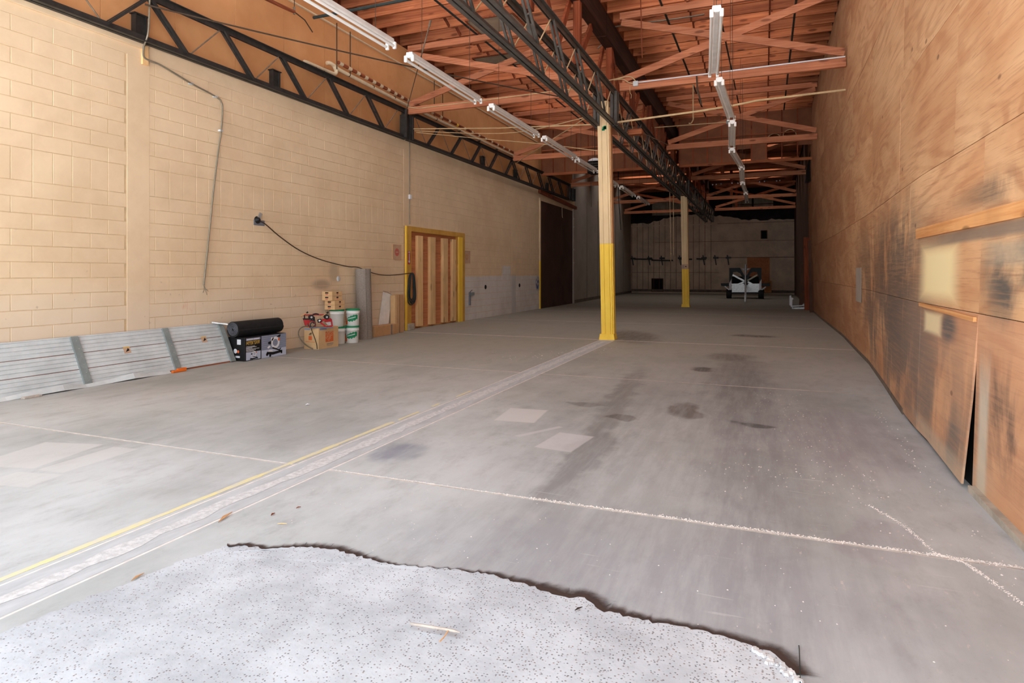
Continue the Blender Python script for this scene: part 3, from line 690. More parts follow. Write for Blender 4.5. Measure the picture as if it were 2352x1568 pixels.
for i, (a, b) in enumerate(((25.62, 28), (28.02, 31), (31.02, 35), (35.02, 39), (39.02, 43), (43.02, 47.0))):
    sheet(a, b, 0.03, 7.4).build('board_panel', M['ply'] if i < 1 else M['brown_board'], wall_right)
cb = MB(); c0 = 1.0
for a, b in ((1.0, 3.0), (3.0, 5.15)): cb.prism([(rx(a, 0) - 0.045, a, 0), (rx(b, 0) - 0.045, b, 0), (rx(b, 0) + 0.01, b, 0), (rx(a, 0) + 0.01, a, 0)], (0, 0, 0.045))
tag(cb.build('baseboard_right', M['curb'], kind='structure'), 'low concrete curb at the foot of the plywood wall in front', 'curb')
sk = MB(); yy = [7.7, 8.5, 9.55, 10.6, 11.7, 13.7, 16.5, 19, 22.9, 25.6, 30, 38, 47]
for a, b in zip(yy, yy[1:]): sk.prism([(rx(a, 0) - 0.01, a, 0), (rx(b, 0) - 0.01, b, 0), (rx(b, 0) + 0.01, b, 0), (rx(a, 0) + 0.01, a, 0)], (0, 0, 0.06))
tag(sk.build('trim_1', M['skirt'], kind='structure'), 'dirty dark skirting along the foot of the right wall', 'skirting')
def on_wall_bar(name, y0, z0, y1, z1, h, t_, m):
    k = 6; mb = MB()
    for i in range(k):
        f0, f1 = i / k, (i + 1) / k; ya, yb = y0 + (y1 - y0) * f0, y0 + (y1 - y0) * f1; za, zb = z0 + (z1 - z0) * f0, z0 + (z1 - z0) * f1
        mb.bar((rx(ya, za) - t_ / 2 - 0.006, ya, za), (rx(yb, zb) - t_ / 2 - 0.006, yb, zb), t_, h)
    return mb.build(name, m)
tag(on_wall_bar('wall_board', 7.10, 1.875, 3.2, 1.865, 0.095, 0.02, M['pine_y']), 'long orange timber board nailed flat on the plywood wall', 'board')
tag(on_wall_bar('wall_batten', 6.86, 1.205, 5.24, 1.175, 0.032, 0.022, M['pine_y']), 'thin pale batten nailed below the cream patch on the right wall', 'batten')

# ------------------------------------------------------------------ back wall
BY = 47.0
wb = MB().box((-9.5, BY, -0.1), (2.2, BY + 0.2, 7.8)).build('wall_back', M['back'], origin=(0, BY, 0), kind='structure')
tag(wb, 'stained cream back wall of boards with dark battens', 'wall')
def bx(u): return at_y(u, 600, BY).x
def bz(v, u=1600): return at_y(u, v, BY).z
xs = [-9.2 + 0.405 * i for i in range(16)]
for i in range(len(xs) - 1):
    for z0, z1 in ((0.3, 2.62), (2.66, 4.92), (5.02, 5.55)):
        MB().bbox((xs[i] + 0.025, BY - 0.012, z0), (xs[i + 1] - 0.025, BY + 0.01, z1), 0.004).build('wall_board', M['back'], wb)
    MB().box((xs[i] - 0.012, BY - 0.02, 0.3), (xs[i] + 0.012, BY, 5.55)).build('batten', M['batten'], wb)
for x0, x1 in ((-3.1, -1.4), (-1.38, 0.3), (0.32, 1.92)):
    for z0, z1 in ((0.3, 2.6), (2.62, 3.72), (3.74, 4.98)): MB().bbox((x0, BY - 0.012, z0), (x1, BY + 0.01, z1), 0.004).build('wall_sheet', M['back'], wb)
for i in range(12):
    MB().bbox((-3.05 + i * 0.415, BY - 0.012, 5.02), (-2.67 + i * 0.415, BY + 0.01, 5.7), 0.004).build('wall_board', M['back'], wb)
for nm, z0, z1, x0, x1, m in (('rail', 4.93, 5.01, -9.25, -3.1, 'back'), ('rail', 4.99, 5.01, -3.1, 1.93, 'batten'), ('rail', 0.10, 0.28, -9.25, 1.93, 'skirt'), ('rail', 3.72, 3.74, -7.5, 1.9, 'batten'), ('rail', 1.5, 1.52, -9.2, -3.0, 'batten'), ('rail', 2.55, 2.585, -3.2, 1.9, 'batten')):
    MB().box((x0, BY - 0.03, z0), (x1, BY + 0.01, z1)).build(nm, M[m], wb)
for (u0, u1, v0, v1) in ((1497, 1523, 640, 671), (1748, 1762, 533, 551)):
    mb = MB().box((bx(u0), BY - 0.016, bz(v1)), (bx(u1), BY + 0.01, bz(v0))); mb.build('opening', M['hole'], wb)  # hole's inner shade painted as a flat dark panel
    mb = MB(); a, b, c, d = bx(u0), bx(u1), bz(v1), bz(v0)
    for p, q in (((a, c), (a, d)), ((b, c), (b, d)), ((a, d), (b, d))): mb.bar((p[0], BY - 0.02, p[1]), (q[0], BY - 0.02, q[1]), 0.05, 0.03, (0, 1, 0))
    mb.build('opening_frame', M['batten'], wb)
MB().box((bx(1716), BY - 0.03, 0.5), (bx(1768), BY + 0.01, 2.55)).build('patch_sheet', M['door_ply'], wb)
MB().box((bx(1756), BY - 0.05, 0.12), (bx(1772), BY - 0.03, 0.95)).build('patch_sheet', M['pine_y'], wb)
for i, u in enumerate((1455, 1493, 1522, 1564, 1618, 1645, 1674)):
    x = bx(u); mb = MB().bar((x, BY - 0.02, 2.05), (x - 0.1, BY - 0.10, 2.75), 0.07, 0.05, (0, 1, 0)); mb.box((x - 0.2, BY - 0.16, 2.5), (x + 0.16, BY, 2.62))
    mb.build('bracket', M['steel'], wb)
for a, b, z_ in ((1457, 1500, 2.52), (1497, 1546, 2.42), (1560, 1590, 2.5), (1600, 1622, 2.5)): MB().tube([(bx(a), BY - 0.12, z_), (bx(b), BY - 0.12, z_ - 0.03)], 0.05).build('pipe_rail', M['steel'], wb)
# black tar paper above, ragged lower edge
mb = MB(); r2 = random.Random(3); X0, X1, N = -9.3, 1.95, 46
lowz = [5.18 + 0.5 * max(0, math.sin((i / N) * 5.2 - 0.6)) + r2.uniform(-.07, .07) for i in range(N + 1)]
for i in range(N):
    xa, xb = X0 + (X1 - X0) * i / N, X0 + (X1 - X0) * (i + 1) / N
    mb.prism([(xa, BY - 0.028, lowz[i]), (xb, BY - 0.028, lowz[i + 1]), (xb, BY - 0.028, 7.7), (xa, BY - 0.028, 7.7)], (0, 0.012, 0))
mb.build('tar_paper', M['tarp'], wb)
def corrugated(x0, x1, z0, z1, y):
    n_ = int((x1 - x0) / 0.038); vs = []
    for i in range(n_ + 1):
        x = x0 + (x1 - x0) * i / n_
        for z_ in (z0, z1): vs.append((x, y - 0.012 * (i % 2), z_))
    return MB().add(vs, [(2 * i, 2 * i + 2, 2 * i + 3, 2 * i + 1) for i in range(n_)])
for i, (u0, u1, v0, v1) in enumerate(((1498, 1540, 461, 492), (1541, 1583, 461, 491), (1682, 1727, 459, 484), (1731, 1776, 459, 484))):
    o = corrugated(bx(u0), bx(u1), bz(v1), bz(v0), BY - 0.05).build('window_%d' % (i + 1), M['fiberglass'], kind='structure')
    tag(o, ['corrugated fibreglass panel at far left top of the back wall', 'corrugated fibreglass panel left of the far column top', 'corrugated fibreglass panel above the trailer on back wall', 'corrugated fibreglass panel at right top of the back wall'][i], 'window')
    MB().box((bx(u0), BY - 0.075, bz(v1) + 0.28), (bx(u1), BY - 0.05, bz(v1) + 0.34)).build('purlin', M['batten'], o)

# ------------------------------------------------------------------ roof: boards on joists
rf = MB().box((-9.6, 1.0, 7.86), (2.4, 47.3, 8.0))
ceiling = rf.build('ceiling', M['deck'], origin=(0, 0, 7.86), kind='structure')
tag(ceiling, 'red brown timber roof of boards on closely spaced joists', 'ceiling')
JZ0, JZ1 = 7.38, 7.68
mk = MB()  # roof boards under the cover, left open under the added fill lamps
BYS = [1.2 + 0.61 * i for i in range(75)]
def snap(y): return min(range(len(BYS) - 1), key=lambda i: abs((BYS[i] + BYS[i + 1]) / 2 - y))
hk = {}
for x, y in FILL_SPOTS: hk.setdefault(snap(y), []).append((x - FILLW[x] / 2, x + FILLW[x] / 2))
for i in range(len(BYS) - 1):
    if LONG[0] < (BYS[i] + BYS[i + 1]) / 2 < LONG[1]:
        for x in FILLW: hk.setdefault(i, []).append((x - FILLW[x] / 2, x + FILLW[x] / 2))
dm_ = MB()
for i in range(len(BYS)):
    y0 = BYS[i]; y1 = BYS[i + 1] if i + 1 < len(BYS) else 47.2
    segs = [(-8.95, 1.95)]
    for a, b in hk.get(i, []):
        o2 = []
        for s0, s1 in segs:
            if a > s0 and b < s1: o2 += [(s0, a), (b, s1)]
            else: o2.append((s0, s1))
        segs = o2
    for s0, s1 in segs: dm_.box((s0, y0, JZ1), (s1, y1, JZ1 + 0.02))
dm_.build('roof_boards', M['deck'], ceiling)
jl = MB().box((-8.78, -0.022, JZ0), (-3.55, 0.022, JZ1)).mesh('joist', M['joist'])
jr = MB().box((-3.3, -0.022, JZ0), (1.66, 0.022, JZ1)).mesh('joist', M['joist'])
o0 = Vector((0, 0, -7.86))
for i, y in enumerate(BYS):
    share('joist', jl, ceiling, o0 + Vector((0, y, rnd.uniform(-0.012, 0.012)))); share('joist', jr, ceiling, o0 + Vector((0, y, rnd.uniform(-0.012, 0.012))))
bk = MB(); 
bl_ = MB().bar((0, 0.03, 7.66), (0, 0.58, 7.40), 0.036, 0.07, (0, 0, 1)); bl_.bar((0.04, 0.03, 7.40), (0.04, 0.58, 7.66), 0.036, 0.07, (0, 0, 1))
blm = bl_.mesh('cross_bridging', M['joist_y'])
for i in range(19, 56):
    for x in (-1.58, 0.12): share('cross_bridging', blm, ceiling, o0 + Vector((x, BYS[i], 0)))
for i in range(19, 34):
    for x in (-7.0, -5.2): share('cross_bridging', blm, ceiling, o0 + Vector((x, BYS[i], 0)))
# fibreglass skylights that show between the joists on the left
for k, (x0, x1, y0, y1) in enumerate(((-6.45, -5.27, 13.13, 14.15), (-7.4, -6.25, 15.5, 16.4))):
    o = MB().bbox((x0, y0, 7.352), (x1, y1, 7.366), 0.004).build('skylight', M['fiberglass']); tag(o, ['grey fibreglass skylight sheet between the joists nearest the girder', 'yellowish fibreglass skylight sheet above the first crossed braces on the left'][k], 'skylight')
    mb = MB()
    for p, q in (((x0, y0), (x1, y0)), ((x1, y0), (x1, y1)), ((x1, y1), (x0, y1)), ((x0, y1), (x0, y0))): mb.bar((*p, 7.358), (*q, 7.358), 0.04, 0.03)
    mb.build('skylight_frame', M['joist_y'], o)

# dark beam along the ridge over the steel girders, carried on posts
BMX = -3.42
gb = thing('ridge_beam', 'dark stained timber beam running lengthwise above the steel girders', 'beam', (BMX, 1.2, 6.84))
for a, b in ((1.2, 13.9), (13.93, 28.4), (28.43, 47)): MB().bbox((BMX - 0.12, a, 6.84), (BMX + 0.12, b, 7.38), 0.01).build('beam_length', M['beam_dark'], gb)
for k, y in enumerate([9.2 + 2.77 * i for i in range(13)]):
    MB().box((BMX - 0.07, y - 0.07, 5.6), (BMX + 0.07, y + 0.07, 6.84)).build('post', M['joist_z'], gb)
    if k % 2 == 0: MB().bar((BMX + 0.03, y + 0.1, 6.8), (BMX + 0.03, y + 1.25, 5.64), 0.05, 0.16, (0, 0, 1)).build('brace', M['joist_z'], gb)
    else: MB().bar((BMX - 0.04, y + 0.1, 5.64), (BMX - 0.04, y + 1.2, 6.8), 0.05, 0.16, (0, 0, 1)).build('brace', M['joist_z'], gb)
    MB().bar((BMX - 0.13, y - 0.9, 5.66), (BMX - 0.13, y - 0.1, 6.85), 0.05, 0.14, (0, 0, 1)).build('brace', M['joist_z'], gb)

# ------------------------------------------------------------------ steel open-web girders, all alike
LB, HG = 14.46, 0.75     # length and depth of one girder
def make_girder(label, loc):
    g = thing('steel_girder', label, 'girder', loc)
    L0 = Vector(loc)
    def ang(p, q, w, gap, h=None):
        mb = MB()
        for s in (-1, 1): mb.bar(L0 + Vector(p) + Vector((s * gap, 0, 0)), L0 + Vector(q) + Vector((s * gap, 0, 0)), w, h or w)
        return mb
    def chord(z, flip):
        mb = MB()
        for s in (-1, 1):
            mb.box(L0 + Vector((s * 0.012, 0, z - 0.045)), L0 + Vector((s * 0.022, LB, z + 0.045)))
            zz = z + (0.045 if flip else -0.045); mb.box(L0 + Vector((s * 0.012, 0, zz - 0.005)), L0 + Vector((s * 0.075, LB, zz + 0.005)))
        return mb
    chord(0.045, False).build('bottom_chord', M[STEEL], g); chord(HG - 0.045, True).build('top_chord', M[STEEL], g)
    mid = LB / 2
    for s in (-1, 1):
        for k in range(5):
            ty = mid + s * (1.385 * k); by = ty + s * 0.65; ny = mid + s * (1.385 * (k + 1))
            mb = ang((0, ty, HG - 0.06), (0, by, 0.06), 0.036, 0.034)
            mp = L0 + Vector((0, (ty + by) / 2, HG / 2)); mb.box(mp - Vector((0.05, 0.012, 0.012)), mp + Vector((0.05, 0.012, 0.012)))
            mb.build('web_diagonal', M[STEEL], g)
            MB().tube([L0 + Vector((0, by + s * 0.06, 0.06)), L0 + Vector((0, ny - s * 0.05, HG - 0.06))], 0.011, 6).build('web_rod', M['steel_lt' if STEEL == 'steel' else 'rope'], g)
        ey = 0.06 if s < 0 else LB - 0.06
        ang((0, ey, 0), (0, ey, HG), 0.06, 0.045, 0.06).build('end_post', M[STEEL], g)
    return g
STEEL = 'steel'
g0 = make_girder('black steel open-web girder on left wall top, nearer one', (XL + 0.13, -0.58, 4.91))
dup(g0, (XL + 0.13, 13.96, 4.91), 'black steel open-web girder on left wall top, farther one beyond the black end plates')
STEEL = 'steel_c'; g1 = None
nm = ['before the near column', 'between the two columns', 'beyond the far column']
for k in range(3):
    for x_, sd in ((-3.50, 'left'), (-3.11, 'right')):
        lab = 'grey black steel girder %s of the column line, ' % sd + nm[k]; lc = (x_, -0.58 + 14.5 * k, 4.80)
        if g1 is None: g1 = make_girder(lab, lc)
        else: dup(g1, lc, lab)
# black plates and stub posts on top of the block wall
for y, lab in ((13.92, 'black steel end plates on left wall where the two girders meet'), (28.92, 'black steel end plates at far end of the left wall girder')):
    t = thing('girder_bearing', lab, 'bearing', (XL + 0.14, y, 4.93))
    for s in (-1, 1):
        MB().box((XL + 0.04, y + s * 0.16 - 0.02, 4.93), (XL + 0.24, y + s * 0.16 + 0.02, 5.52)).build('end_plate', M['steel'], t)
    MB().box((XL + 0.12, y - 0.15, 4.93), (XL + 0.16, y + 0.15, 5.5)).build('web_plate', M['steel'], t)
for y, w_, lab in ((6.62, 0.2, 'black steel stub post above the cable conduit on left wall'), (9.42, 0.2, 'second black steel stub post along the left wall top'), (18.95, 0.22, 'black steel stub post beyond the end plates on left wall'), (21.9, 0.22, 'black stub post on left wall, second beyond the end plates'), (25.6, 0.22, 'black stub post on left wall above the dark door')):
    t = thing('stub_post', lab, 'post', (XL - 0.02, y, 5.0))
    MB().box((XL - 0.09, y - w_ / 2 - 0.03, 5.0), (XL + 0.05, y + w_ / 2 + 0.12, 5.04)).build('base_plate', M['steel'], t)
    mb = MB()
    for s in (-1, 1): mb.box((XL - 0.08, y + s * 0.085 - 0.008, 5.03), (XL + 0.02, y + s * 0.085 + 0.008, 5.34))
    mb.box((XL - 0.04, y - 0.085, 5.03), (XL - 0.025, y + 0.085, 5.34)); mb.build('stub', M['steel'], t)
    MB().box((XL - 0.09, y - 0.12, 5.34), (XL + 0.03, y + 0.12, 5.355)).build('cap_plate', M['steel'], t)

# ------------------------------------------------------------------ timber frames across the roof
def timber_frame(y, x0, x1, label, right=False, mid=False, nobr=False):
    t = thing('timber_truss', label, 'truss', ((x0 + x1) / 2, y, 5.56))
    MB().bbox((x0, y - 0.045, 5.56), (x1, y + 0.045, 5.74), 0.006).build('bottom_chord', M['truss'], t)
    MB().bbox((x0, y - 0.045, 7.16), (x1, y + 0.045, 7.31), 0.006).build('top_chord', M['truss'], t)
    if not nobr:
        MB().bar((x0 + 0.05, y - 0.065, 7.08), (x1 - 0.03, y - 0.065, 5.83), 0.04, 0.15).build('diagonal_brace', M['truss'], t)
        MB().bar((x0 + 0.05, y - 0.02, 5.80), (x1 - 0.05, y - 0.02, 7.1), 0.04, 0.15).build('diagonal_brace', M['truss'], t)
    if mid: MB().box((-1.75, y - 0.03, 5.74), (-1.6, y + 0.03, 7.16)).build('hanger_post', M['joist_z'], t)
    return t
for i, y in enumerate((13.95, 21.2, 28.55, 36.6)):
    w_ = ['first', 'second', 'third', 'fourth'][i]
    timber_frame(y, XL + 0.16, -3.62, w_ + ' red timber truss from the front, between left wall and girder')
    timber_frame(y, -3.0, 1.60 if i > 1 else 1.50, w_ + ' red timber truss from the front, between girder and plywood wall', mid=i > 1)
timber_frame(43.2, -3.0, 1.85, 'farthest red timber truss on the right, near the back wall', mid=True)
timber_frame(43.2, -9.0, -3.62, 'farthest red timber truss on the left, near the back wall')
# boarded draft curtain across the roof space
def curtain(x0, x1, label, holes=()):
    y = 24.6; t = thing('draft_curtain', label, 'draft curtain', ((x0 + x1) / 2, y, 5.5))
    MB().bbox((x0, y - 0.08, 5.50), (x1, y - 0.02, 5.60), 0.004).build('bottom_rail', M['joist'], t)
    MB().bbox((x0, y - 0.06, 6.52), (x1, y - 0.03, 6.56), 0.004).build('middle_rail', M['joist'], t)
    n_ = round((x1 - x0) / 0.49); w = (x1 - x0) / n_
    for i in range(n_):
        a, b = x0 + i * w, x0 + (i + 1) * w
        MB().box((a - 0.02, y - 0.05, 5.58), (a + 0.02, y - 0.028, 7.36)).build('batten', M['joist_z'], t)
        h = [q for q in holes if q[0] < (a + b) / 2 < q[1]]
        zt = h[0][2] if h else 5.58
        if h and h[0][3]:   # arched opening
            c = (a + b) / 2; arc = [(b - 0.01, y, 7.36), (a + 0.01, y, 7.36), (a + 0.01, y, zt)] + [(c + (w / 2 - 0.03) * math.cos(PI - q * PI / 8), y, zt + 0.28 * math.sin(q * PI / 8) ** 0.8) for q in range(9)] + [(b - 0.01, y, zt)]
            MB().prism(arc, (0, 0.015, 0)).build('curtain_board', M['curtain_board'], t)
            MB().tube([(p[0], y - 0.02, p[2]) for p in arc[3:-1]], 0.014, 6).build('arch_rim', M['rope'], t)
        else: MB().bbox((a + 0.006, y - 0.028, zt), (b - 0.006, y - 0.012, 7.36), 0.003).build('curtain_board', M['curtain_board'], t)
    return t
curtain(XL + 0.1, -3.62, 'boarded red brown draft curtain on the left under the roof')
curtain(-3.0, 1.62, 'boarded draft curtain on the right with arched holes cut through', [(-1.2, -0.3, 6.04, False), (0.05, 0.42, 6.25, True), (0.42, 0.95, 6.35, True), (0.95, 1.4, 6.05, False)])

# ------------------------------------------------------------------ built-up timber columns
def column(y, xc, w, zy, top, lean, label, sheet=False):
    t = thing('support_column', label, 'column', (xc, y, 0))
    pb = MB(); b = w / 2 + 0.045
    pb.add([(xc + i * b, y + j * 0.15, 0) for i, j in ((-1, -1), (1, -1), (1, 1), (-1, 1))] + [(xc + i * (b - 0.02), y + j * 0.13, 0.13) for i, j in ((-1, -1), (1, -1), (1, 1), (-1, 1))], [(3, 2, 1, 0), (4, 5, 6, 7), (0, 1, 5, 4), (1, 2, 6, 5), (2, 3, 7, 6), (3, 0, 4, 7)])
    pb.build('plinth', M['col_yellow'], t)
    e = [-w / 2, -w / 2 + 0.36 * w, -w / 2 + 0.82 * w, w / 2]; pr = [0.0, 0.003, 0.0]
    for i in range(3):
        for z0, z1, m in ((0.13, zy, 'col_yellow'), (zy, top, 'col_cream')):
            MB().bbox((xc + e[i] + 0.002, y - 0.105 - pr[i], z0), (xc + e[i + 1] - 0.002, y + 0.10, z1), 0.003).build('column_board', M[m], t)
    for z0, z1, m in ((0.13, zy, 'col_yellow'), (zy, top - 0.15, 'card_dk')):
        MB().bbox((xc + w / 2, y - 0.085, z0), (xc + w / 2 + 0.028, y + 0.085, z1), 0.003).build('side_batten', M[m], t)
    if sheet:
        s = MB().box((xc - w / 2 - 0.005, y - 0.112, zy), (xc + w / 2 - 0.005, y - 0.109, zy + 0.21)); s = s.build('notice_sheet', M['notice'], t); s['label'] = 'pale paper notice'
        MB().box((xc + 0.01, y - 0.1135, zy + 0.09), (xc + 0.07, y - 0.1115, zy + 0.13)).build('print', M['ink'], s)
        mb = MB()
        for k in range(5): mb.box((xc - 0.11, y - 0.1135, zy + 0.05 + 0.025 * k), (xc - 0.03, y - 0.1115, zy + 0.06 + 0.025 * k))
        mb.build('print', M['mid_grey'], s)
    t.rotation_euler = (0, -lean, 0)
    return t
c1 = column(13.92, -3.26, 0.265, 2.15, 5.35, 0.019, 'cream column with yellow foot standing nearest the camera')
mb = MB(); r3 = random.Random(2)
for k in range(7): mb.box((-3.29 + r3.uniform(0, .11), 13.80, 4.68 + r3.uniform(0, .1)), (-3.28 + r3.uniform(0.0, .12), 13.8122, 4.70 + r3.uniform(0, .09)))
mb.build('green_scribble', M['green'], c1)
column(28.3, -3.18, 0.265, 1.66, 4.85, 0.016, 'cream column with yellow foot and paper notice, the farther one', True)
o = MB().bbox((-3.034, 15.0, 4.81), (-2.70, 15.2, 4.94), 0.01).build('timber_offcut', M['joist']); tag(o, 'short red timber block fixed beside the near column top', 'block')

# ------------------------------------------------------------------ doorways on the left
def ly(u, v=600, x=XL): return at_x(u, v, x).y
d1 = thing('door_1', 'yellow door frame on left wall boarded up with plywood and studs', 'doorway', (XL, 15.8, 0), kind='structure')
YI = (14.33, 17.08)
MB().bbox((XL - 0.19, 14.07, 0), (XL + 0.03, YI[0], 2.72), 0.008).build('door_jamb', M['yellow'], d1)
MB().bbox((XL + 0.006, 14.03, 0), (XL + 0.05, 14.085, 2.72), 0.006).build('jamb_edge', M['col_yellow'], d1)
MB().bbox((XL - 0.19, YI[1], 0), (XL + 0.03, 17.5, 2.72), 0.008).build('door_jamb', M['yellow'], d1)
MB().bbox((XL + 0.02, 17.06, 0.0), (XL + 0.045, 17.32, 2.58), 0.004).build('jamb_board', M['col_yellow'], d1)
MB().bbox((XL - 0.19, YI[0], 2.585), (XL + 0.03, YI[1], 2.72), 0.008).build('door_head', M['yellow'], d1)
MB().bbox((XL - 0.19, YI[0], 0.0), (XL - 0.09, YI[1], 0.05), 0.006).build('sill_plate', M['pine_y'], d1)
for z0, z1 in ((0.05, 1.24), (1.245, 2.42), (2.425, 2.585)): MB().bbox((XL - 0.11, YI[0], z0), (XL - 0.095, YI[1], z1), 0.002).build('plywood_panel', M['door_ply'], d1)
for u0, u1 in ((960, 971.5), (988.5, 1000.5), (1018, 1029), (1039.5, 1048)):
    a, b = ly(u0, 640, XL - 0.01), ly(u1, 640, XL - 0.01); MB().bbox((XL - 0.095, a, 0.05), (XL - 0.006, b, 2.50), 0.004).build('stud', M['pine'], d1)
MB().bbox((XL + 0.0, 14.08, 0), (XL + 0.11, 14.36, 0.17), 0.01).build('wheel_guard', M['curb'], d1)
ar = MB(); X_ = XL + 0.031; ar.box((X_, 14.14, 1.72), (X_ + 0.002, 14.26, 2.07)); ar = ar.build('arrow_sticker', M['red'], d1); ar['label'] = 'red sticker with a white arrow pointing down'
mb = MB(); mb.box((X_ + 0.002, 14.185, 1.80), (X_ + 0.003, 14.215, 2.0)); mb.prism([(X_ + 0.002, 14.2, 1.735), (X_ + 0.002, 14.245, 1.81), (X_ + 0.002, 14.155, 1.81)], (0.001, 0, 0))
for k in range(4): mb.box((X_ + 0.002, 14.155, 2.015 + 0.012 * k), (X_ + 0.003, 14.245, 2.021 + 0.012 * k))
mb.build('arrow_print', M['paper'], ar)
d2 = thing('door_2', 'tall dark brown sliding door near the far end of the left wall', 'door', (XL, 27, 0), kind='structure')
for a, b in ((24.62, 27.6), (27.62, 29.43)): MB().bbox((XL - 0.05, a, 0.004), (XL - 0.01, b, 4.57), 0.008).build('door_leaf', M['dark_door'], d2)
MB().bbox((XL - 0.06, 24.52, 0), (XL + 0.03, 24.64, 2.0), 0.006).build('door_jamb', M['col_yellow'], d2)
MB().bbox((XL - 0.06, 24.52, 2.0), (XL + 0.03, 24.64, 4.6), 0.006).build('door_jamb', M['block'], d2)
MB().bbox((XL - 0.06, 29.40, 0), (XL + 0.05, 29.55, 4.6), 0.006).build('door_jamb', M['grey_wall'], d2)
MB().bar((XL + 0.07, 24.35, 4.85), (XL + 0.07, 29.7, 4.66), 0.12, 0.14).build('track_rail', M['joist_y'], d2)
hk_ = MB().tube([(XL + 0.02, 27.6, 4.5), (XL + 0.03, 27.6, 4.1), (XL + 0.05, 27.6, 4.02)], 0.012, 6); hk_.build('door_hook', M['pvc'], d2)
for z_ in (1.95, 2.6, 3.7, 4.1): MB().box((XL + 0.05, 29.4, z_), (XL + 0.06, 29.45, z_ + 0.05)).build('latch', M['paper'], d2)
for (u, v, lab) in ((911.5, 579, 'faded paper notice with red emblem left of the yellow frame'), (1072, 590, 'faded paper notice right of the yellow frame')):
    c = at_x(u, v, XL + 0.002); hw = 0.19 if u < 1000 else 0.23
    o = MB().box((XL + 0.0045, c.y - hw, c.z - 0.19), (XL + 0.006, c.y + hw, c.z + 0.19)).build('paper_notice', M['notice']); tag(o, lab, 'notice')
    mb = MB(); ring = [(XL + 0.006, c.y + 0.1 * math.cos(q * PI / 10), c.z + 0.1 * math.sin(q * PI / 10)) for q in range(20)]; mb.prism(ring, (0.001, 0, 0)); mb.build('emblem', M['pink'] if u < 1000 else M['card_dk'], o)
    MB().box((XL + 0.007, c.y - 0.06, c.z - 0.015), (XL + 0.0078, c.y + 0.06, c.z + 0.015)).build('emblem_bar', M['notice'], o)
    mb = MB()
    for p, q in (((-hw, -.19), (hw, -.19)), ((-hw, .19), (hw, .19)), ((-hw, -.19), (-hw, .19)), ((hw, -.19), (hw, .19))): mb.bar((XL + 0.0055, c.y + p[0], c.z + p[1]), (XL + 0.0055, c.y + q[0], c.z + q[1]), 0.02, 0.004, (0, 1, 0) if p[0] == q[0] else (0, 0, 1))
    mb.build('tape_edge', M['card_dk'], o)

# ------------------------------------------------------------------ fluorescent strip fittings in two rows
FZ = 4.47
ftn = ['first', 'second', 'third', 'fourth', 'fifth', 'sixth', 'seventh', 'eighth', 'ninth', 'tenth']
def fixture(a, b, label):
    a, b = Vector(a), Vector(b); d = (b - a); L = d.length; d.normalize(); yaw = math.atan2(-d.x, d.y)
    t = thing('strip_light', label, 'light fitting', a, 'fluorescent strip lights in two rows')
    P = lambda x, y, z: a + Vector((x, y, z))
    mb = MB().add([P(-0.045, 0, 0.075), P(0.045, 0, 0.075), P(0.055, 0, 0.02), P(0.02, 0, 0.0), P(-0.02, 0, 0.0), P(-0.055, 0, 0.02)] + [P(x, L, z) for x, z in ((-0.045, 0.075), (0.045, 0.075), (0.055, 0.02), (0.02, 0), (-0.02, 0), (-0.055, 0.02))],
                  [(5, 4, 3, 2, 1, 0), (6, 7, 8, 9, 10, 11)] + [(i, (i + 1) % 6, 6 + (i + 1) % 6, 6 + i) for i in range(6)])
    mb.build('housing', M['white'], t)
    for s in (-1, 1):
        MB().tube([P(s * 0.055, 0.03, -0.03), P(s * 0.055, L - 0.03, -0.03)], 0.019, 8).build('tube', M['tube'], t)
        for y in (0.0, L):
            MB().bbox(P(s * 0.055 - 0.022, y - 0.018, -0.06), P(s * 0.055 + 0.022, y + 0.018, 0.03), 0.006).build('lamp_holder', M['white'], t)
    for y in (0.35, L - 0.35): MB().tube([P(0, y, 0.07), P(0.01, y, 3.212)], 0.004, 5).build('hanger_wire', M['wire'], t)
    t.rotation_euler = (0, 0, yaw); return t
LR = [((705, -5), (898, 103)), ((940, 132), (1098, 231)), ((1128, 247), (1232, 310)), ((1250, 319), (1320, 362)), ((1326, 368), (1368, 393))]
LY = [[at_z(*p, FZ) for p in q] for q in LR]; LY[0][0] = LY[0][1] + Vector((-0.02, -2.4, 0))
for a in (18.75, 21.75, 24.9): LY.append([Vector((-4.62, a, FZ)), Vector((-4.66, a + 2.42, FZ))])
for i, (a, b) in enumerate(LY): fixture(a, b, 'white two-tube strip light, %s from the front in the left row' % ftn[i])
RR = [((1646, 27), (1639, 168)), ((1652, 188), (1680, 270)), ((1682, 284), (1681, 335)), ((1681, 346), (1703, 382)), ((1704, 386), (1705, 415)), ((1706, 421), (1713, 440)), ((1713, 444), (1716, 462))]
for i, q in enumerate(RR): fixture(at_z(*q[0], FZ), at_z(*q[1], FZ), 'white two-tube strip light, %s from the front in the right row' % ftn[i])

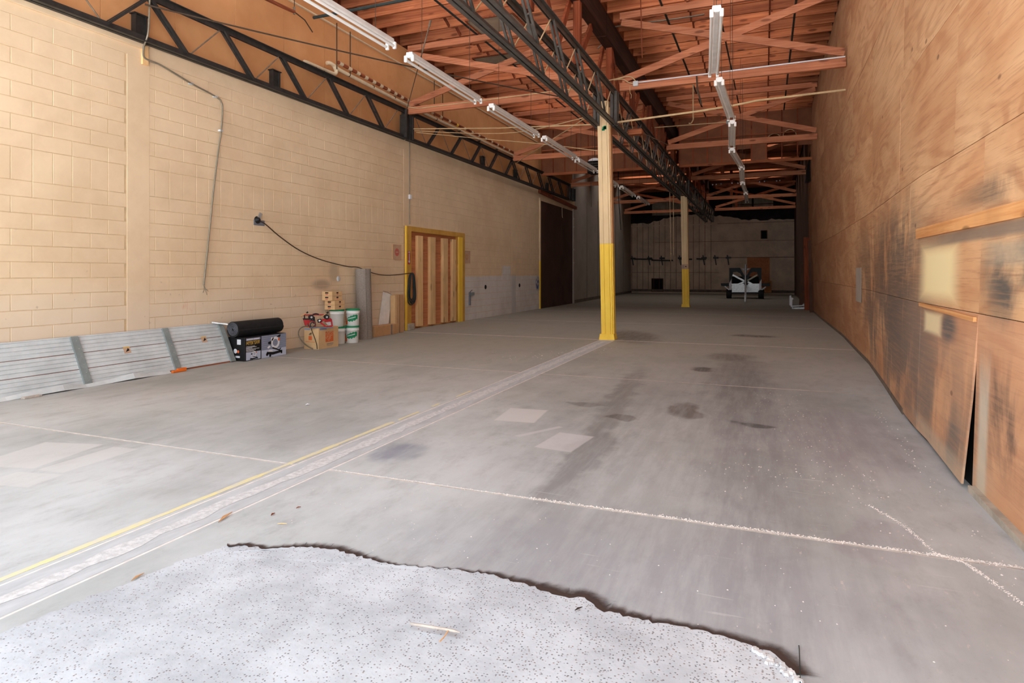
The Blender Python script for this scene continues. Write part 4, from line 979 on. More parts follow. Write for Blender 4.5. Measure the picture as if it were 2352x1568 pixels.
# ------------------------------------------------------------------ pipes, conduits, cables, ropes
def line(name, pts, r, m, label, cat, n=6):
    return tag(MB().tube(pts, r, n).build(name, M[m]), label, cat)
PXX = -8.36
class MBs(MB):
    def tube(s, pts, r, n=8, cap=True, smooth=True):
        k = 8.62 / 8.36; return MB.tube(s, [Vector((p[0] * k, p[1] * k, CAM_H + (p[2] - CAM_H) * k)) for p in pts], r, n, cap, smooth)
t = thing('drain_pipe', 'cream plastic drain pipe with elbows hung below the fibreboard wall', 'pipe', (PXX, 10, 5.6))
MBs().tube(smooth_path([(PXX - 0.06, 9.95, 5.66), (PXX, 10.02, 5.64), (PXX, 10.72, 5.655), (PXX, 10.85, 5.69), (PXX, 10.86, 5.76), (PXX - 0.02, 10.8, 5.84)], 5), 0.042, 10).build('lower_run', M['pvc'], t)
MBs().tube(smooth_path([(PXX - 0.05, 10.62, 5.84), (PXX - 0.02, 10.72, 5.86), (PXX, 10.95, 5.80)], 5) + [Vector((PXX, 13.85, 5.72)), Vector((PXX, 21.5, 5.70))], 0.042, 10).build('long_run', M['pvc'], t)
for y in (10.2, 10.45, 11.3, 12.2, 13.1, 15.2, 16.6, 18.0, 19.4): MBs().tube([(PXX, y - 0.012, 5.8 - 0.02 * (y - 10.9) if y > 10.9 else 5.59), (PXX, y + 0.012, 5.8 - 0.02 * (y - 10.9) if y > 10.9 else 5.59)], 0.047, 10).build('strap', M['wire'], t)
t = thing('banded_pipe', 'red brown pipe with cream bands running beside the cream drain pipe', 'pipe', (PXX + 0.02, 10.9, 5.9))
mb = MBs().tube([(PXX + 0.03, 10.9, 5.93), (PXX + 0.03, 13.9, 5.83)], 0.04, 10); mb.tube([(PXX + 0.03, 14.05, 5.83), (PXX + 0.03, 21.5, 5.80)], 0.04, 10); mb.build('pipe_run', M['joist_y'], t)
for k, y in enumerate([10.98 + 0.3 * i for i in range(10)] + [14.4 + 0.5 * i for i in range(14)]):
    z = 5.93 - (y - 10.9) * 0.033 if y < 14 else 5.83 - (y - 14) * 0.004
    MBs().tube([(PXX + 0.03, y - 0.06, z), (PXX + 0.03, y + 0.06, z)], 0.0425, 10).build('band', M['pvc'] if k != 14 else M['col_yellow'], t)
for y, x_, lab in ((10.85, PXX - 0.02, 'first'), (11.35, PXX - 0.05, 'second'), (15.1, PXX - 0.05, 'third'), (15.6, PXX - 0.06, 'fourth')):
    line('hanger_rod', [(x_ - 0.2, y * 1.03, 6.9), (x_ - 0.2, y * 1.03, 5.9)], 0.012, 'wire', lab + ' thin iron rod from the front holding the pipes on the left wall', 'rod')
q = [at_x(u, v, XL + 0.045) for u, v in ((345, 0), (342, 55), (338, 85), (328, 112), (330, 130), (345, 140), (372, 151), (440, 192), (496, 222), (508, 234), (511, 252), (508, 300), (501, 350), (490, 440), (481, 530), (468, 655))]
q[1] = at_x(342, 55, XL + 0.225); q[2] = at_x(338, 85, XL + 0.215); q[3] = at_x(330, 108, XL + 0.1); q[0] = q[1] + Vector((0.0, 0.02, 0.6))
cdt = thing('cable_conduit', 'bent grey conduit fixed on the block wall with loose wires at its end', 'conduit', q[-1])
MB().tube(smooth_path(q, 4), 0.0135, 8).build('conduit_run', M['conduit'], cdt)
mb = MB()
for k, (dy, dz) in enumerate(((-0.06, -0.12), (0.05, -0.1), (0.02, -0.16))): mb.tube(smooth_path([q[-1], q[-1] + Vector((0.03, dy * 0.3, -0.06)), q[-1] + Vector((0.05, dy, dz))], 4), 0.005, 5)
mb.build('loose_wires', M['conduit'], cdt)
for i in (7, 8, 11): MB().box(q[i] + Vector((-0.042, -0.03, -0.014)), q[i] + Vector((0.012, 0.03, 0.014))).build('clip', M['galv'], cdt)
a = at_x(331, 128, XL); o = MB().bbox((XL, a.y - 0.05, a.z - 0.14), (XL + 0.04, a.y + 0.045, a.z + 0.14), 0.003).build('wall_cleat', M['pine']); tag(o, 'small upright wood cleat behind the conduit bend on the left wall', 'cleat')
line('steel_cable', catenary((-8.4, 6.5, 5.42), (-4.3, 13.75, 5.52), 0.06), 0.014, 'wire', 'long grey cable from near left girder across to the column line', 'cable')
# lateral pipe and its neighbours high on the left
line('sprinkler_pipe', [(-8.4, 10.2, 6.62), (-3.6, 10.15, 6.62)], 0.03, 'wire_dk', 'dark pipe across the left bay under the joists', 'pipe', 10)
line('sprinkler_main', [(-6.55, 10.0, 7.342), (-6.5, 24.5, 7.342)], 0.025, 'wire_dk', 'dark lengthwise pipe under the joists in the left bay', 'pipe', 8)
line('sprinkler_main', [(-2.09, 10.0, 7.342), (-2.03, 24.5, 7.342)], 0.026, 'wire_dk', 'thick dark lengthwise pipe under the joists right of the girder', 'pipe', 8)
line('sprinkler_main', [(0.63, 10.0, 7.342), (0.66, 24.5, 7.342)], 0.024, 'wire_dk', 'thin dark lengthwise pipe under the joists beside the plywood wall', 'pipe', 8)
line('sprinkler_main', [(-0.95, 13.0, 7.342), (-0.8, 24.5, 7.342)], 0.02, 'wire_dk', 'slender dark pipe under the joists above the right lights', 'pipe', 8)
Yg = 13.2
gw = thing('guy_wire', 'slanting guy wire with a turnbuckle hung on the left side', 'wire', at_y(930, 270, Yg))
p0_, p1_ = at_y(1010, -30, Yg), at_y(930, 268, Yg); pm = p0_.lerp(p1_, 0.17); pn = p0_.lerp(p1_, 0.3); pk = p0_.lerp(p1_, 0.52)
MB().tube([p0_, pm], 0.012, 6).build('upper_rod', M['steel_lt'], gw); MB().tube([pm, pn], 0.026, 8).build('turnbuckle', M['conduit'], gw)
MB().tube([pn, pk], 0.018, 6).build('lower_rod', M['steel_lt'], gw); MB().tube([pk, p1_], 0.010, 6).build('cable_tail', M['wire'], gw)
# conduit on the first timber truss, right half, with a box
cb_ = thing('junction_conduit', 'pale conduit with a square box along the first right hand truss', 'conduit', (-2.9, 13.86, 5.75))
bxp = at_y(1460, 192, 13.86)
MB().bbox(bxp - Vector((0.055, 0.03, 0.055)), bxp + Vector((0.055, 0.03, 0.055)), 0.008).build('junction_box', M['galv'], cb_)
MB().tube([bxp + Vector((0.05, 0, 0.02)), (1.48, 13.87, 5.745)], 0.014, 8).build('conduit_run', M['paper'], cb_)
MB().tube(smooth_path([at_y(1392, 186, 13.8), at_y(1420, 180, 13.8), at_y(1440, 176, 13.82), at_y(1452, 178, 13.84), bxp + Vector((0, 0, 0.05))], 5), 0.013, 6).build('flexible_loop', M['rope'], cb_)
MB().tube(smooth_path([at_y(1410, 184, 13.8), at_y(1430, 182, 13.8), at_y(1445, 190, 13.82), bxp - Vector((0.05, 0, 0.0))], 5), 0.012, 6).build('flexible_loop', M['rope'], cb_)
MB().tube(smooth_path([at_y(1447, 198, 13.85), at_y(1447, 212, 13.85), at_y(1450, 218, 13.85), at_y(1449, 226, 13.85)], 4), 0.005, 5).build('loose_wires', M['rope'], cb_)
line('truss_conduit', [(-8.45, 13.86, 5.73), (-8.1, 13.86, 5.66), (-3.65, 13.86, 5.72)], 0.012, 'rope', 'pale conduit along the first left hand truss', 'conduit')
MB_ = smooth_path([at_y(1375, 112, 15.0), at_y(1376, 108, 15.0), at_y(1405, 86, 15.0), at_y(1408, 68, 15.0), at_y(1420, 60, 15.0), at_y(1540, 45, 15.0), at_y(1618, 33, 15.0)], 5)
line('roof_conduit', MB_, 0.016, 'conduit', 'bent grey conduit from the dark ridge beam toward the right lights', 'conduit')
line('drop_conduit', [at_y(1471, -20, 12.0), at_y(1475, 133, 12.0)], 0.012, 'joist_z', 'thin red brown rod hanging under the joists right of the girder', 'rod')
line('wall_rope', [at_y(1416, 281, 13.9), at_y(1600, 256, 13.9), at_y(1680, 243, 13.95), at_y(1738, 231, 14.0), at_y(1942, 206, 14.1)], 0.022, 'rope', 'pale rope stretched from near column top to the plywood wall', 'rope', 8)
line('wall_rope', [at_y(1490, 294, 21.0), at_y(1675, 280, 21.0)], 0.014, 'rope', 'thin pale rope reaching from girder to the right row of lights', 'rope')
o = MB().bbox(at_y(1672, 285, 21.0) - Vector((0.05, 0.05, 0)), at_y(1672, 276, 21.0) + Vector((0.07, 0.05, 0)), 0.01).build('light_box', M['galv_dk']); tag(o, 'small grey box above the third light of the right row', 'box')
line('stay_rope', [at_x(950, 296, -8.4), at_y(1150, 294, 14.3), at_y(1360, 286, 13.8)], 0.014, 'rope', 'pale level rope from left end plates to the near column, upper one', 'rope')
line('stay_rope', smooth_path([at_x(952, 300, -8.4), at_y(1080, 306, 14.5), at_y(1200, 302, 14.2), at_y(1358, 266, 13.8)], 6), 0.009, 'rope', 'thin pale rope sagging then rising to the near column', 'rope')
line('stay_rope', smooth_path([at_x(956, 304, -8.4), at_y(1100, 318, 15), at_y(1240, 330, 15), at_y(1372, 346, 14.1)], 6), 0.009, 'rope', 'thin pale rope falling from left end plates to the near column', 'rope')
line('brace_wire', [at_x(1186, 374, -8.4), at_y(1343, 272, 14.2)], 0.014, 'rope', 'pale brace wire rising from left girder to near column top', 'wire')
line('brace_wire', [at_y(1412, 280, 14.1), at_y(1490, 312, 17.5), at_y(1560, 345, 24)], 0.01, 'steel_lt', 'grey brace wire running behind the near column along the girder', 'wire')
t = thing('hanging_ropes', 'pair of pale ropes hanging beside the far column', 'rope', at_y(1541, 600, 27.5))
for a, b in (((1538, 412), (1541, 600)), ((1540, 414), (1547, 452)), ((1547, 452), (1547, 586)), ((1549, 418), (1547, 455))): MB().tube([at_y(*a, 27.6), at_y(*b, 27.6)], 0.016, 6).build('rope_strand', M['rope'], t)
line('drop_rod', [Vector((at_y(1420, 440, 34.0).x, 34.0, 7.69)), at_y(1420, 440, 34.0), at_y(1426, 528, 34.0)], 0.025, 'wire_dk', 'dark rod hanging in front of the grey far wall', 'rod')
line('pull_chain', [at_y(1600, 175, 13.8), at_y(1602, 205, 13.8), at_y(1611, 240, 13.9)], 0.018, 'wire', 'short rusty chain hanging from the first right hand truss', 'chain')
line('loose_strap', [Vector((at_y(1592, 266, 20).x, 20, 7.69))] + smooth_path([at_y(1592, 266, 20), at_y(1592, 275, 20), at_y(1587, 283, 20), at_y(1582, 283, 20)], 5), 0.02, 'rope', 'short pale curled strap hanging below the second truss', 'strap')
line('far_wire', catenary(at_y(1585, 428, 30), at_y(1690, 448, 31), 0.15), 0.012, 'wire', 'thin wire drooping near the far column top', 'wire')
# string lamps along the third right hand truss
t = thing('lamp_string', 'string of small clear lamps along the far right trusses', 'lamp string', at_y(1690, 420, 30))
pts = [at_y(u, v, 30.0) for u, v in ((1637, 423), (1645, 422), (1656, 421), (1681, 419), (1695, 419), (1745, 416), (1756, 415), (1784, 414), (1791, 413))]
MB().tube(pts, 0.008, 5).build('flex', M['wire_dk'], t)
for p in pts: MB().lathe(p - Vector((0, 0, 0.03)), [(0.005, -0.03), (0.028, -0.01), (0.03, 0.01), (0.012, 0.03)], 8).build('bulb', M['paper'], t)
# unit heater behind the near column
hp0, hp1 = at_y(1352, 364, 20.5), at_y(1376, 398, 20.5)
t = thing('unit_heater', 'dark unit heater with pale dome hung left behind near column', 'heater', (hp0.x + 0.2, 20.5, hp1.z))
MB().bbox((hp0.x, 20.3, hp1.z), (hp0.x + 0.42, 20.75, hp0.z - 0.12), 0.02).build('casing', M['hole'], t)
MB().lathe((hp0.x + 0.21, 20.5, hp0.z - 0.12), [(0.23, 0), (0.20, 0.06), (0.1, 0.11), (0.01, 0.12)], 16).build('dome', M['paper'], t)
MB().tube([(hp0.x + 0.21, 20.5, hp0.z), (hp0.x + 0.21, 20.5, 7.69)], 0.015, 6).build('hanger', M['wire'], t)
for k in range(4): MB().box((hp0.x + 0.02, 20.285, hp1.z + 0.06 + 0.08 * k), (hp0.x + 0.40, 20.30, hp1.z + 0.09 + 0.08 * k)).build('louvre', M['steel'], t)
MB().tube([(hp0.x + 0.1, 20.4, hp1.z), (hp0.x + 0.12, 20.4, at_y(1352, 475, 20.4).z)], 0.008, 5).build('pull_cord', M['wire_dk'], t)
q = [at_x(u, v, XL + 0.02) for u, v in ((941, 318), (941, 452), (941, 515))]
t = thing('wall_conduit', 'thin upright conduit with a white box above the yellow door frame', 'conduit', q[-1])
MB().tube(q, 0.012, 6).build('conduit_run', M['conduit'], t); MB().bbox(q[1] + Vector((-0.02, -0.05, -0.06)), q[1] + Vector((0.04, 0.05, 0.06)), 0.01).build('box', M['paper'], t)
q = [at_x(u, v, -8.5) for u, v in ((575, -20), (617, 0), (668, 24), (676, 27), (700, 46), (718, 74))]
t = thing('hanging_bar', 'rusty bar with a clamp hanging high before the fibreboard', 'bar', q[3])
MB().tube(q[:4], 0.035, 8).build('bar', M['joist_y'], t); MB().tube(q[3:], 0.012, 6).build('bent_rod', M['wire'], t); MB().tube([q[3] + Vector((0, 0, 0.09)), q[3] - Vector((0, 0, 0.05))], 0.022, 8).build('clamp', M['conduit'], t)
MB().tube([q[3], Vector((q[3].x, q[3].y, 7.37))], 0.008, 5).build('hanger', M['wire'], t)
# cable on the block wall
hk1 = at_x(593, 505, XL + 0.03)
cbl = thing('wall_cable', 'dark cable hung from a hook on the block wall to the yellow frame', 'cable', hk1)
e1 = at_x(823, 614, XL + 0.10); e2 = Vector((XL + 0.07, 14.20, at_x(937, 627, XL + 0.05).z))
ps = [at_x(u, v, XL + 0.06) for u, v in ((597, 508), (610, 515), (640, 541), (680, 570), (720, 590), (760, 603), (800, 612))]
MB().tube(smooth_path(ps + [e1, at_x(860, 628, XL + 0.10), at_x(895, 632, XL + 0.08), e2], 4), 0.011, 6).build('cable_run', M['wire'], cbl)
MB().lathe(hk1 + Vector((-0.03, 0, 0)), [(0.07, 0), (0.06, 0.03), (0.02, 0.07)], 12, 'X').build('hook_plug', M['ink'], cbl)
MB().bar(hk1 + Vector((0.0, 0.0, 0.0)), hk1 + Vector((0.02, 0.05, 0.13)), 0.07, 0.01, (1, 0, 0)).build('hook_tab', M['alu'], cbl)
a, b = at_x(582, 510, XL), at_x(607, 519, XL)
o = MB().bbox((XL, a.y, b.z), (XL + 0.012, b.y, b.z + 0.10), 0.003).build('wall_plate', M['mid_grey']); tag(o, 'small grey plate under the cable hook on the block wall', 'plate')
t = thing('cable_coil', 'coiled green black cable hanging on the yellow door frame', 'cable', (XL + 0.09, 14.27, 0.6)); r4 = random.Random(5)
cz1, cz0 = 1.49, 0.80
for k in range(7):
    w = 0.10 + 0.018 * k; xx = XL + 0.055 + 0.012 * (k % 3); off = r4.uniform(-0.015, 0.015); pts = []
    for j in range(25):
        a_ = 2 * PI * j / 24; zz = (cz1 + cz0) / 2 + (cz1 - cz0) / 2 * math.cos(a_) - 0.012 * k * (1 - math.cos(a_)); wd = w * (0.55 + 0.45 * (1 - math.cos(a_)) / 2)
        pts.append((xx + 0.01 * math.sin(3 * a_), 14.28 + off + wd * math.sin(a_) * 1.15, zz))
    MB().tube(pts, 0.0115, 6, cap=False).build('cable_loop', M['wire_dk'], t)
# fittings on the white dado
a = at_x(1080, 680, XL)
t = thing('switch_bracket', 'rusty broken switch bracket on the white painted blocks', 'bracket', a)
MB().bbox((XL + 0.004, a.y - 0.12, a.z - 0.28), (XL + 0.05, a.y - 0.05, a.z + 0.13), 0.004).build('channel', M['mid_grey'], t); MB().bbox((XL + 0.004, a.y - 0.06, a.z + 0.03), (XL + 0.06, a.y + 0.2, a.z + 0.12), 0.006).build('box', M['galv_dk'], t)
MB().tube([(XL + 0.03, a.y - 0.1, a.z + 0.12), (XL + 0.06, a.y + 0.02, a.z + 0.2)], 0.01, 5).build('lever', M['wire_dk'], t)
for u, v, lab in ((1115, 659, 'left'), (1193, 655, 'right')):
    a = at_x(u, v, XL); mb = MB().lathe((XL + 0.001, a.y, a.z), [(0.075, 0.0), (0.07, 0.012), (0.03, 0.014)], 12, 'X'); tag(mb.build('pipe_stub', M['hole']), 'dark pipe stub on the white painted blocks, %s of the two' % lab, 'pipe stub')
a = at_x(777, 640, XL); tag(MB().lathe((XL, a.y, a.z), [(0.06, 0), (0.055, 0.012), (0.03, 0.014)], 14, 'X').build('metal_disc', M['galv']), 'small round metal disc on the block wall above the stacked boxes', 'disc')

# ------------------------------------------------------------------ leaning sectional door panels
mp = thing('metal_door_panel', 'ribbed galvanised door panel leaning along the foot of the left wall', 'door panel', (-8.3, 5.3, 0))
SL = 0.70; PN = Vector((0.63, 0, 0.30)).normalized()
def pp(y, w, n_=0.0): return Vector((-8.30 - 0.30 * w / SL, y, 0.63 * w / SL)) + PN * n_
for k in range(3):
    w0, w1 = 0.02 + 0.226 * k, 0.02 + 0.226 * (k + 1) - 0.006
    prof = [(w0, 0), (w0 + 0.004, 0.012)]
    for j in range(1, 4):
        wj = w0 + (w1 - w0) * j / 4; prof += [(wj - 0.008, 0.012), (wj - 0.003, 0.003), (wj + 0.003, 0.003), (wj + 0.008, 0.012)]
    prof += [(w1 - 0.004, 0.012), (w1, 0)]
    vs = []; NY = 12
    rr = random.Random(k)
    for i in range(NY + 1):
        y = 2.4 + (8.06 - 2.4) * i / NY
        for w, nn in prof: vs.append(pp(y, w, nn + rr.uniform(-0.003, 0.003)))
    n_ = len(prof)
    MB().add(vs, [(i * n_ + j, (i + 1) * n_ + j, (i + 1) * n_ + j + 1, i * n_ + j + 1) for i in range(NY) for j in range(n_ - 1)]).build('ribbed_strip', M['galv'], mp)
MB().prism([pp(2.4, 0.0, -0.03), pp(8.06, 0.0, -0.03), pp(8.06, SL, -0.03), pp(2.4, SL, -0.03)], PN * 0.03).build('backing', M['joist_y'], mp)
for y in (2.85, 4.22, 5.60, 6.97, 8.03):
    mb = MB()
    mb.prism([pp(y - 0.05, 0.0, 0.012), pp(y + 0.05, 0.0, 0.012), pp(y + 0.05, SL, 0.012), pp(y - 0.05, SL, 0.012)], PN * 0.026)
    mb.build('stile', M['galv_dk'], mp)
    mb = MB()
    for j in range(6): c = pp(y + 0.01, 0.06 + 0.115 * j, 0.038); mb.lathe(c, [(0.008, 0), (0.006, 0.006)], 6, 'X')
    mb.build('stile_screws', M['alu'], mp)
MB().tube([pp(2.4, SL + 0.004, 0.0), pp(8.06, SL + 0.004, 0.0)], 0.014, 6).build('top_rail', M['galv'], mp)
for y, w in ((6.28, 0.43), (7.62, 0.45)):
    o = MB().prism([pp(y - 0.05, w - 0.05, 0.0125), pp(y + 0.05, w - 0.05, 0.0125), pp(y + 0.05, w + 0.05, 0.0125), pp(y - 0.05, w + 0.05, 0.0125)], PN * 0.002).build('sticker', M['notice'], mp)
    MB().prism([pp(y - 0.03, w - 0.03, 0.015), pp(y + 0.035, w - 0.01, 0.015), pp(y + 0.02, w + 0.03, 0.015)], PN * 0.001).build('sticker_print', M['ink'], o)
    MB().prism([pp(y - 0.05, w + 0.035, 0.015), pp(y + 0.05, w + 0.035, 0.015), pp(y + 0.05, w + 0.05, 0.015), pp(y - 0.05, w + 0.05, 0.015)], PN * 0.001).build('sticker_band', M['gold'], o)
lp = thing('metal_door_sheet', 'bent galvanised sheet edge lying under the leaning door panel', 'metal sheet', (-8.25, 5.0, 0))
vs = []
for i in range(15):
    y = 2.4 + 4.4 * i / 14; k_ = 0.02 * math.sin(i * 1.7) + 0.02 * (i % 3 == 0)
    vs += [Vector((-8.275, y, 0.003)), Vector((-8.20 + k_, y, 0.006 + k_ * 0.4)), Vector((-8.245 + k_, y, 0.055 + k_))]
MB().add(vs, [(i * 3 + j, (i + 1) * 3 + j, (i + 1) * 3 + j + 1, i * 3 + j + 1) for i in range(14) for j in range(2)]).build('sheet_edge', M['galv'], lp)
a = at_z(407, 854) + Vector((0.06, 0, 0)); o = MB().bbox(a + Vector((-0.05, -0.12, 0)), a + Vector((0.0, 0.12, 0.035)), 0.008); o.bbox(a + Vector((-0.06, -0.02, 0.03)), a + Vector((-0.02, 0.14, 0.055)), 0.006)
tag(o.build('orange_bracket', M['orange_pl']), 'orange plastic bracket on the floor before the metal panel', 'bracket')
a = at_z(68, 912) + Vector((0.06, 0, 0)); tag(MB().bbox(a + Vector((-0.04, -0.11, 0)), a + Vector((0.03, 0.09, 0.022)), 0.004).build('wood_shim', M['stick']), 'small wood shim on floor at the near end of the metal panel', 'shim')
tag(MB().bar((-8.61, 7.9, 0.665), (-8.40, 8.04, 0.63), 0.05, 0.02).build('metal_rail', M['alu']), 'short pale metal rail lying on top end of the metal panel', 'rail')

# ------------------------------------------------------------------ saw carton and the black roll on it
BX0, BX1, BY0, BY1, BH = -8.50, -8.13, 8.13, 9.12, 0.40
bx_ = thing('saw_carton', 'printed carton with a miter saw picture beside the metal panel', 'carton', ((BX0 + BX1) / 2, (BY0 + BY1) / 2, 0))
MB().bbox((BX0, BY0, 0), (BX1, BY1, BH), 0.006).build('carton_body', M['ink'], bx_)
class Face:
    """flat print on a vertical face: o = lower left corner, d = unit direction of reading, w and h sizes"""
    def __init__(s, o, d, w, h): s.o = Vector(o); s.d = Vector(d).normalized(); s.w = w; s.h = h; s.n = s.d.cross(Vector((0, 0, 1)))
    def p(s, u, v, k=1): return s.o + s.d * (u * s.w) + Vector((0, 0, v * s.h)) + s.n * (0.0012 * k)
    def poly(s, mb, pts, k=1):
        q = [s.p(u, v, k) for u, v in pts]; mb.add(q, [tuple(range(len(q)))]); return mb
    def rect(s, mb, u0, v0, u1, v1, k=1): return s.poly(mb, [(u0, v0), (u1, v0), (u1, v1), (u0, v1)], k)
    def disc(s, mb, u, v, r, k=1, n=18, r0=0): 
        if not r0: return s.poly(mb, [(u + r * math.cos(2 * PI * i / n) / s.w, v + r * math.sin(2 * PI * i / n) / s.h) for i in range(n)], k)
        for i in range(n):
            a0, a1 = 2 * PI * i / n, 2 * PI * (i + 1) / n
            s.poly(mb, [(u + q * math.cos(a) / s.w, v + q * math.sin(a) / s.h) for q, a in ((r0, a0), (r, a0), (r, a1), (r0, a1))], k)
        return mb
    def rot(s, spin=0.0): return (Matrix.Rotation(math.atan2(s.d.y, s.d.x), 3, 'Z') @ Matrix.Rotation(PI / 2, 3, 'X') @ Matrix.Rotation(spin, 3, 'Z')).to_euler()
    def text(s, name, body, u, v, size, m, par, sx=1.0, spin=0.0, k=3): return text_obj(name, body, size, s.p(u, v, k), s.rot(spin), m, par, sx, 0.0003)
F = Face((BX1, BY0, 0), (0, 1, 0), BY1 - BY0, BH)
def prints(F, par, items):
    for nm_, m, fn in items:
        mb = MB(); fn(mb); mb.build(nm_, M[m], par)
def saw(mb, u, v, s_, part):
    """parts of the pictured saw, about 0.2 m wide at s_ = 1"""
    q = lambda a, b: (u + a * s_ / F.w, v + b * s_ / F.h)
    if part == 'dark':
        F.poly(mb, [q(-.15, -.09), q(-.02, -.11), q(.17, -.09), q(.17, -.06), q(-.02, -.07), q(-.13, -.055)], 4)
        F.poly(mb, [q(-.03, -.02), q(.14, -.075), q(.145, -.06), q(-.02, .0)], 4); F.disc(mb, *q(-.13, -.095), .02 * s_, 4); F.disc(mb, *q(-.07, -.115), .02 * s_, 4); F.disc(mb, *q(.155, -.095), .015 * s_, 4)
        F.poly(mb, [q(.05, .14), q(.12, .17), q(.14, .16), q(.12, .13)], 4); F.poly(mb, [q(-.11, .08), q(-.05, .09), q(-.05, .04), q(-.11, .05)], 4); F.poly(mb, [q(.09, -.05), q(.15, -.02), q(.14, -.045)], 4)
    elif part == 'white':
        F.disc(mb, *q(.03, .06), .085 * s_, 4, 20, .05 * s_); F.poly(mb, [q(-.05, .14), q(.0, .13), q(-.02, .09), q(-.06, .1)], 4); F.poly(mb, [q(-.12, -.06), q(-.02, -.065), q(-.03, -.04), q(-.09, -.035)], 4); F.poly(mb, [q(-.13, .0), q(-.09, .03), q(-.06, .01), q(-.1, -.015)], 4)
    elif part == 'orange': F.disc(mb, *q(.1, .1), .022 * s_, 5)
mpr = MB(); F.rect(mpr, 0.385, 0.01, 0.995, 0.985); F.rect(mpr, 0.03, 0.03, 0.365, 0.37); ph = mpr.build('picture_ground', M['pale_blue'], bx_)
mb = MB(); F.rect(mb, 0.385, 0.36, 0.995, 0.985, 2); mb.build('siding_print', M['blue_grey'], bx_)
mb = MB()
for k in range(7): F.poly(mb, [(0.385, 0.36 + 0.09 * k), (0.995, 0.42 + 0.085 * k), (0.995, 0.432 + 0.085 * k), (0.385, 0.372 + 0.09 * k)], 3)
mb.build('siding_lines', M['mid_grey'], bx_)
for prt, m in (('dark', 'ink'), ('white', 'paper'), ('orange', 'orange')):
    mb = MB(); saw(mb, 0.68, 0.44, 1.25, prt); saw(mb, 0.2, 0.19, 0.55, prt); mb.build('saw_picture', M[m], bx_, kind='stuff')
mb = MB(); F.rect(mb, 0.03, 0.86, 0.36, 0.96, 2); mb.build('grey_band', M['blue_grey'], bx_)
mb = MB(); F.rect(mb, 0.045, 0.89, 0.19, 0.925, 3); F.rect(mb, 0.2, 0.885, 0.33, 0.93, 3)
for k, w in enumerate((0.20, 0.24, 0.14, 0.30, 0.22, 0.18)): F.rect(mb, 0.03, 0.60 - 0.04 * k, 0.03 + w, 0.617 - 0.04 * k, 2)
mb.build('white_print', M['paper'], bx_, kind='stuff')
F.text('lettering', 'MITER SAW', 0.03, 0.68, 0.072, M['gold'], bx_, 0.83)
F.text('lettering', '12" SLIDING COMPOUND', 0.03, 0.79, 0.031, M['gold'], bx_, 0.86)
F2 = Face((BX0, BY0, 0), (1, 0, 0), BX1 - BX0, BH)
mb = MB(); F2.rect(mb, 0.55, 0.70, 0.78, 0.92, 2); F2.rect(mb, 0.45, 0.14, 0.72, 0.22, 2); F2.disc(mb, 0.45, 0.42, 0.04, 2); mb.build('end_print', M['paper'], bx_)
mb = MB(); F2.disc(mb, 0.62, 0.40, 0.025, 3); mb.build('end_print', M['orange'], bx_)
rl = thing('rubber_roll', 'black rubber matting roll lying on the saw carton', 'roll', (-8.34, 8.6, BH))
def spiral(r, turns_step=0.012, n=44): return [((r + turns_step * i / n) * math.cos(2 * PI * i / n), (r + turns_step * i / n) * math.sin(2 * PI * i / n)) for i in range(n)]
sp_ = spiral(0.128); MB().prism([(-8.34 + x, 8.08, BH + 0.14 + z) for x, z in sp_], (0, 1.06, 0)).build('roll_body', M['black'], rl)
mb = MB(); mb.tube([(-8.34 + r_ * math.cos(a_), 8.078, BH + 0.14 + r_ * math.sin(a_)) for a_, r_ in [(0.35 * i, 0.02 + 0.0009 * i * 1.1) for i in range(100)]], 0.004, 4, smooth=False); mb.build('roll_edge', M['mid_grey'], rl)

# ------------------------------------------------------------------ cardboard box, power tool, hose
CC, RR_, LL = at_z(732, 802.5), at_z(777, 795.0), at_z(694.8, 800.3)
d1v = (RR_ - CC); wF = d1v.length; d1v.normalize(); d2v = Vector((-d1v.y, d1v.x, 0)); wL = (LL - CC).length
wL = min(wL, 0.36)
BHt = at_x(733.6, 753.7, CC.x).z
hb = thing('cardboard_box', 'large cardboard box with an orange square emblem, under the red tool', 'box', CC + d1v * wF / 2 + d2v * wL / 2)
def obox(corner, d1_, w1, d2_, w2, z0, z1, e=0.004):
    mb = MB(); b = [corner, corner + d1_ * w1, corner + d1_ * w1 + d2_ * w2, corner + d2_ * w2]
    return mb.prism([Vector((p.x, p.y, z0)) for p in b], (0, 0, z1 - z0))
obox(CC, d1v, wF, d2v, wL, 0, BHt).build('box_body', M['card'], hb)
FF = Face((CC.x, CC.y, 0), d1v, wF, BHt); FL = Face(CC + d2v * wL, -d2v, wL, BHt)
lg = MB(); FF.rect(lg, 0.34, 0.30, 0.74, 0.80); lg = lg.build('emblem', M['orange'], hb)
for tx, u, v, sz in (('THE', 0.385, 0.62, 0.055), ('HOME', 0.40, 0.42, 0.085), ('DEPOT', 0.50, 0.325, 0.078)): FF.text('lettering', tx, u, v, sz, M['card'], lg, 0.9, PI / 4 * 1.02, 2)
mb = MB(); FF.rect(mb, 0.40, 0.20, 0.74, 0.225); FF.rect(mb, 0.40, 0.15, 0.74, 0.165); FF.rect(mb, 0.40, 0.11, 0.68, 0.122); mb.build('small_print', M['mid_grey'], hb)
mb = MB(); FF.rect(mb, 0.05, 0.90, 0.40, 0.985); FL.rect(mb, 0.02, 0.90, 0.42, 0.985); mb.build('tape', M['blue_grey'], hb)
mb = MB(); FL.rect(mb, 0.31, 0.42, 0.54, 0.62); mb.build('emblem', M['orange'], hb)
mb = MB(); FL.rect(mb, 0.33, 0.67, 0.52, 0.70); FL.poly(mb, [(0.33, 0.71), (0.52, 0.73), (0.54, 0.79), (0.42, 0.76)]); mb.build('icon', M['ink'], hb)
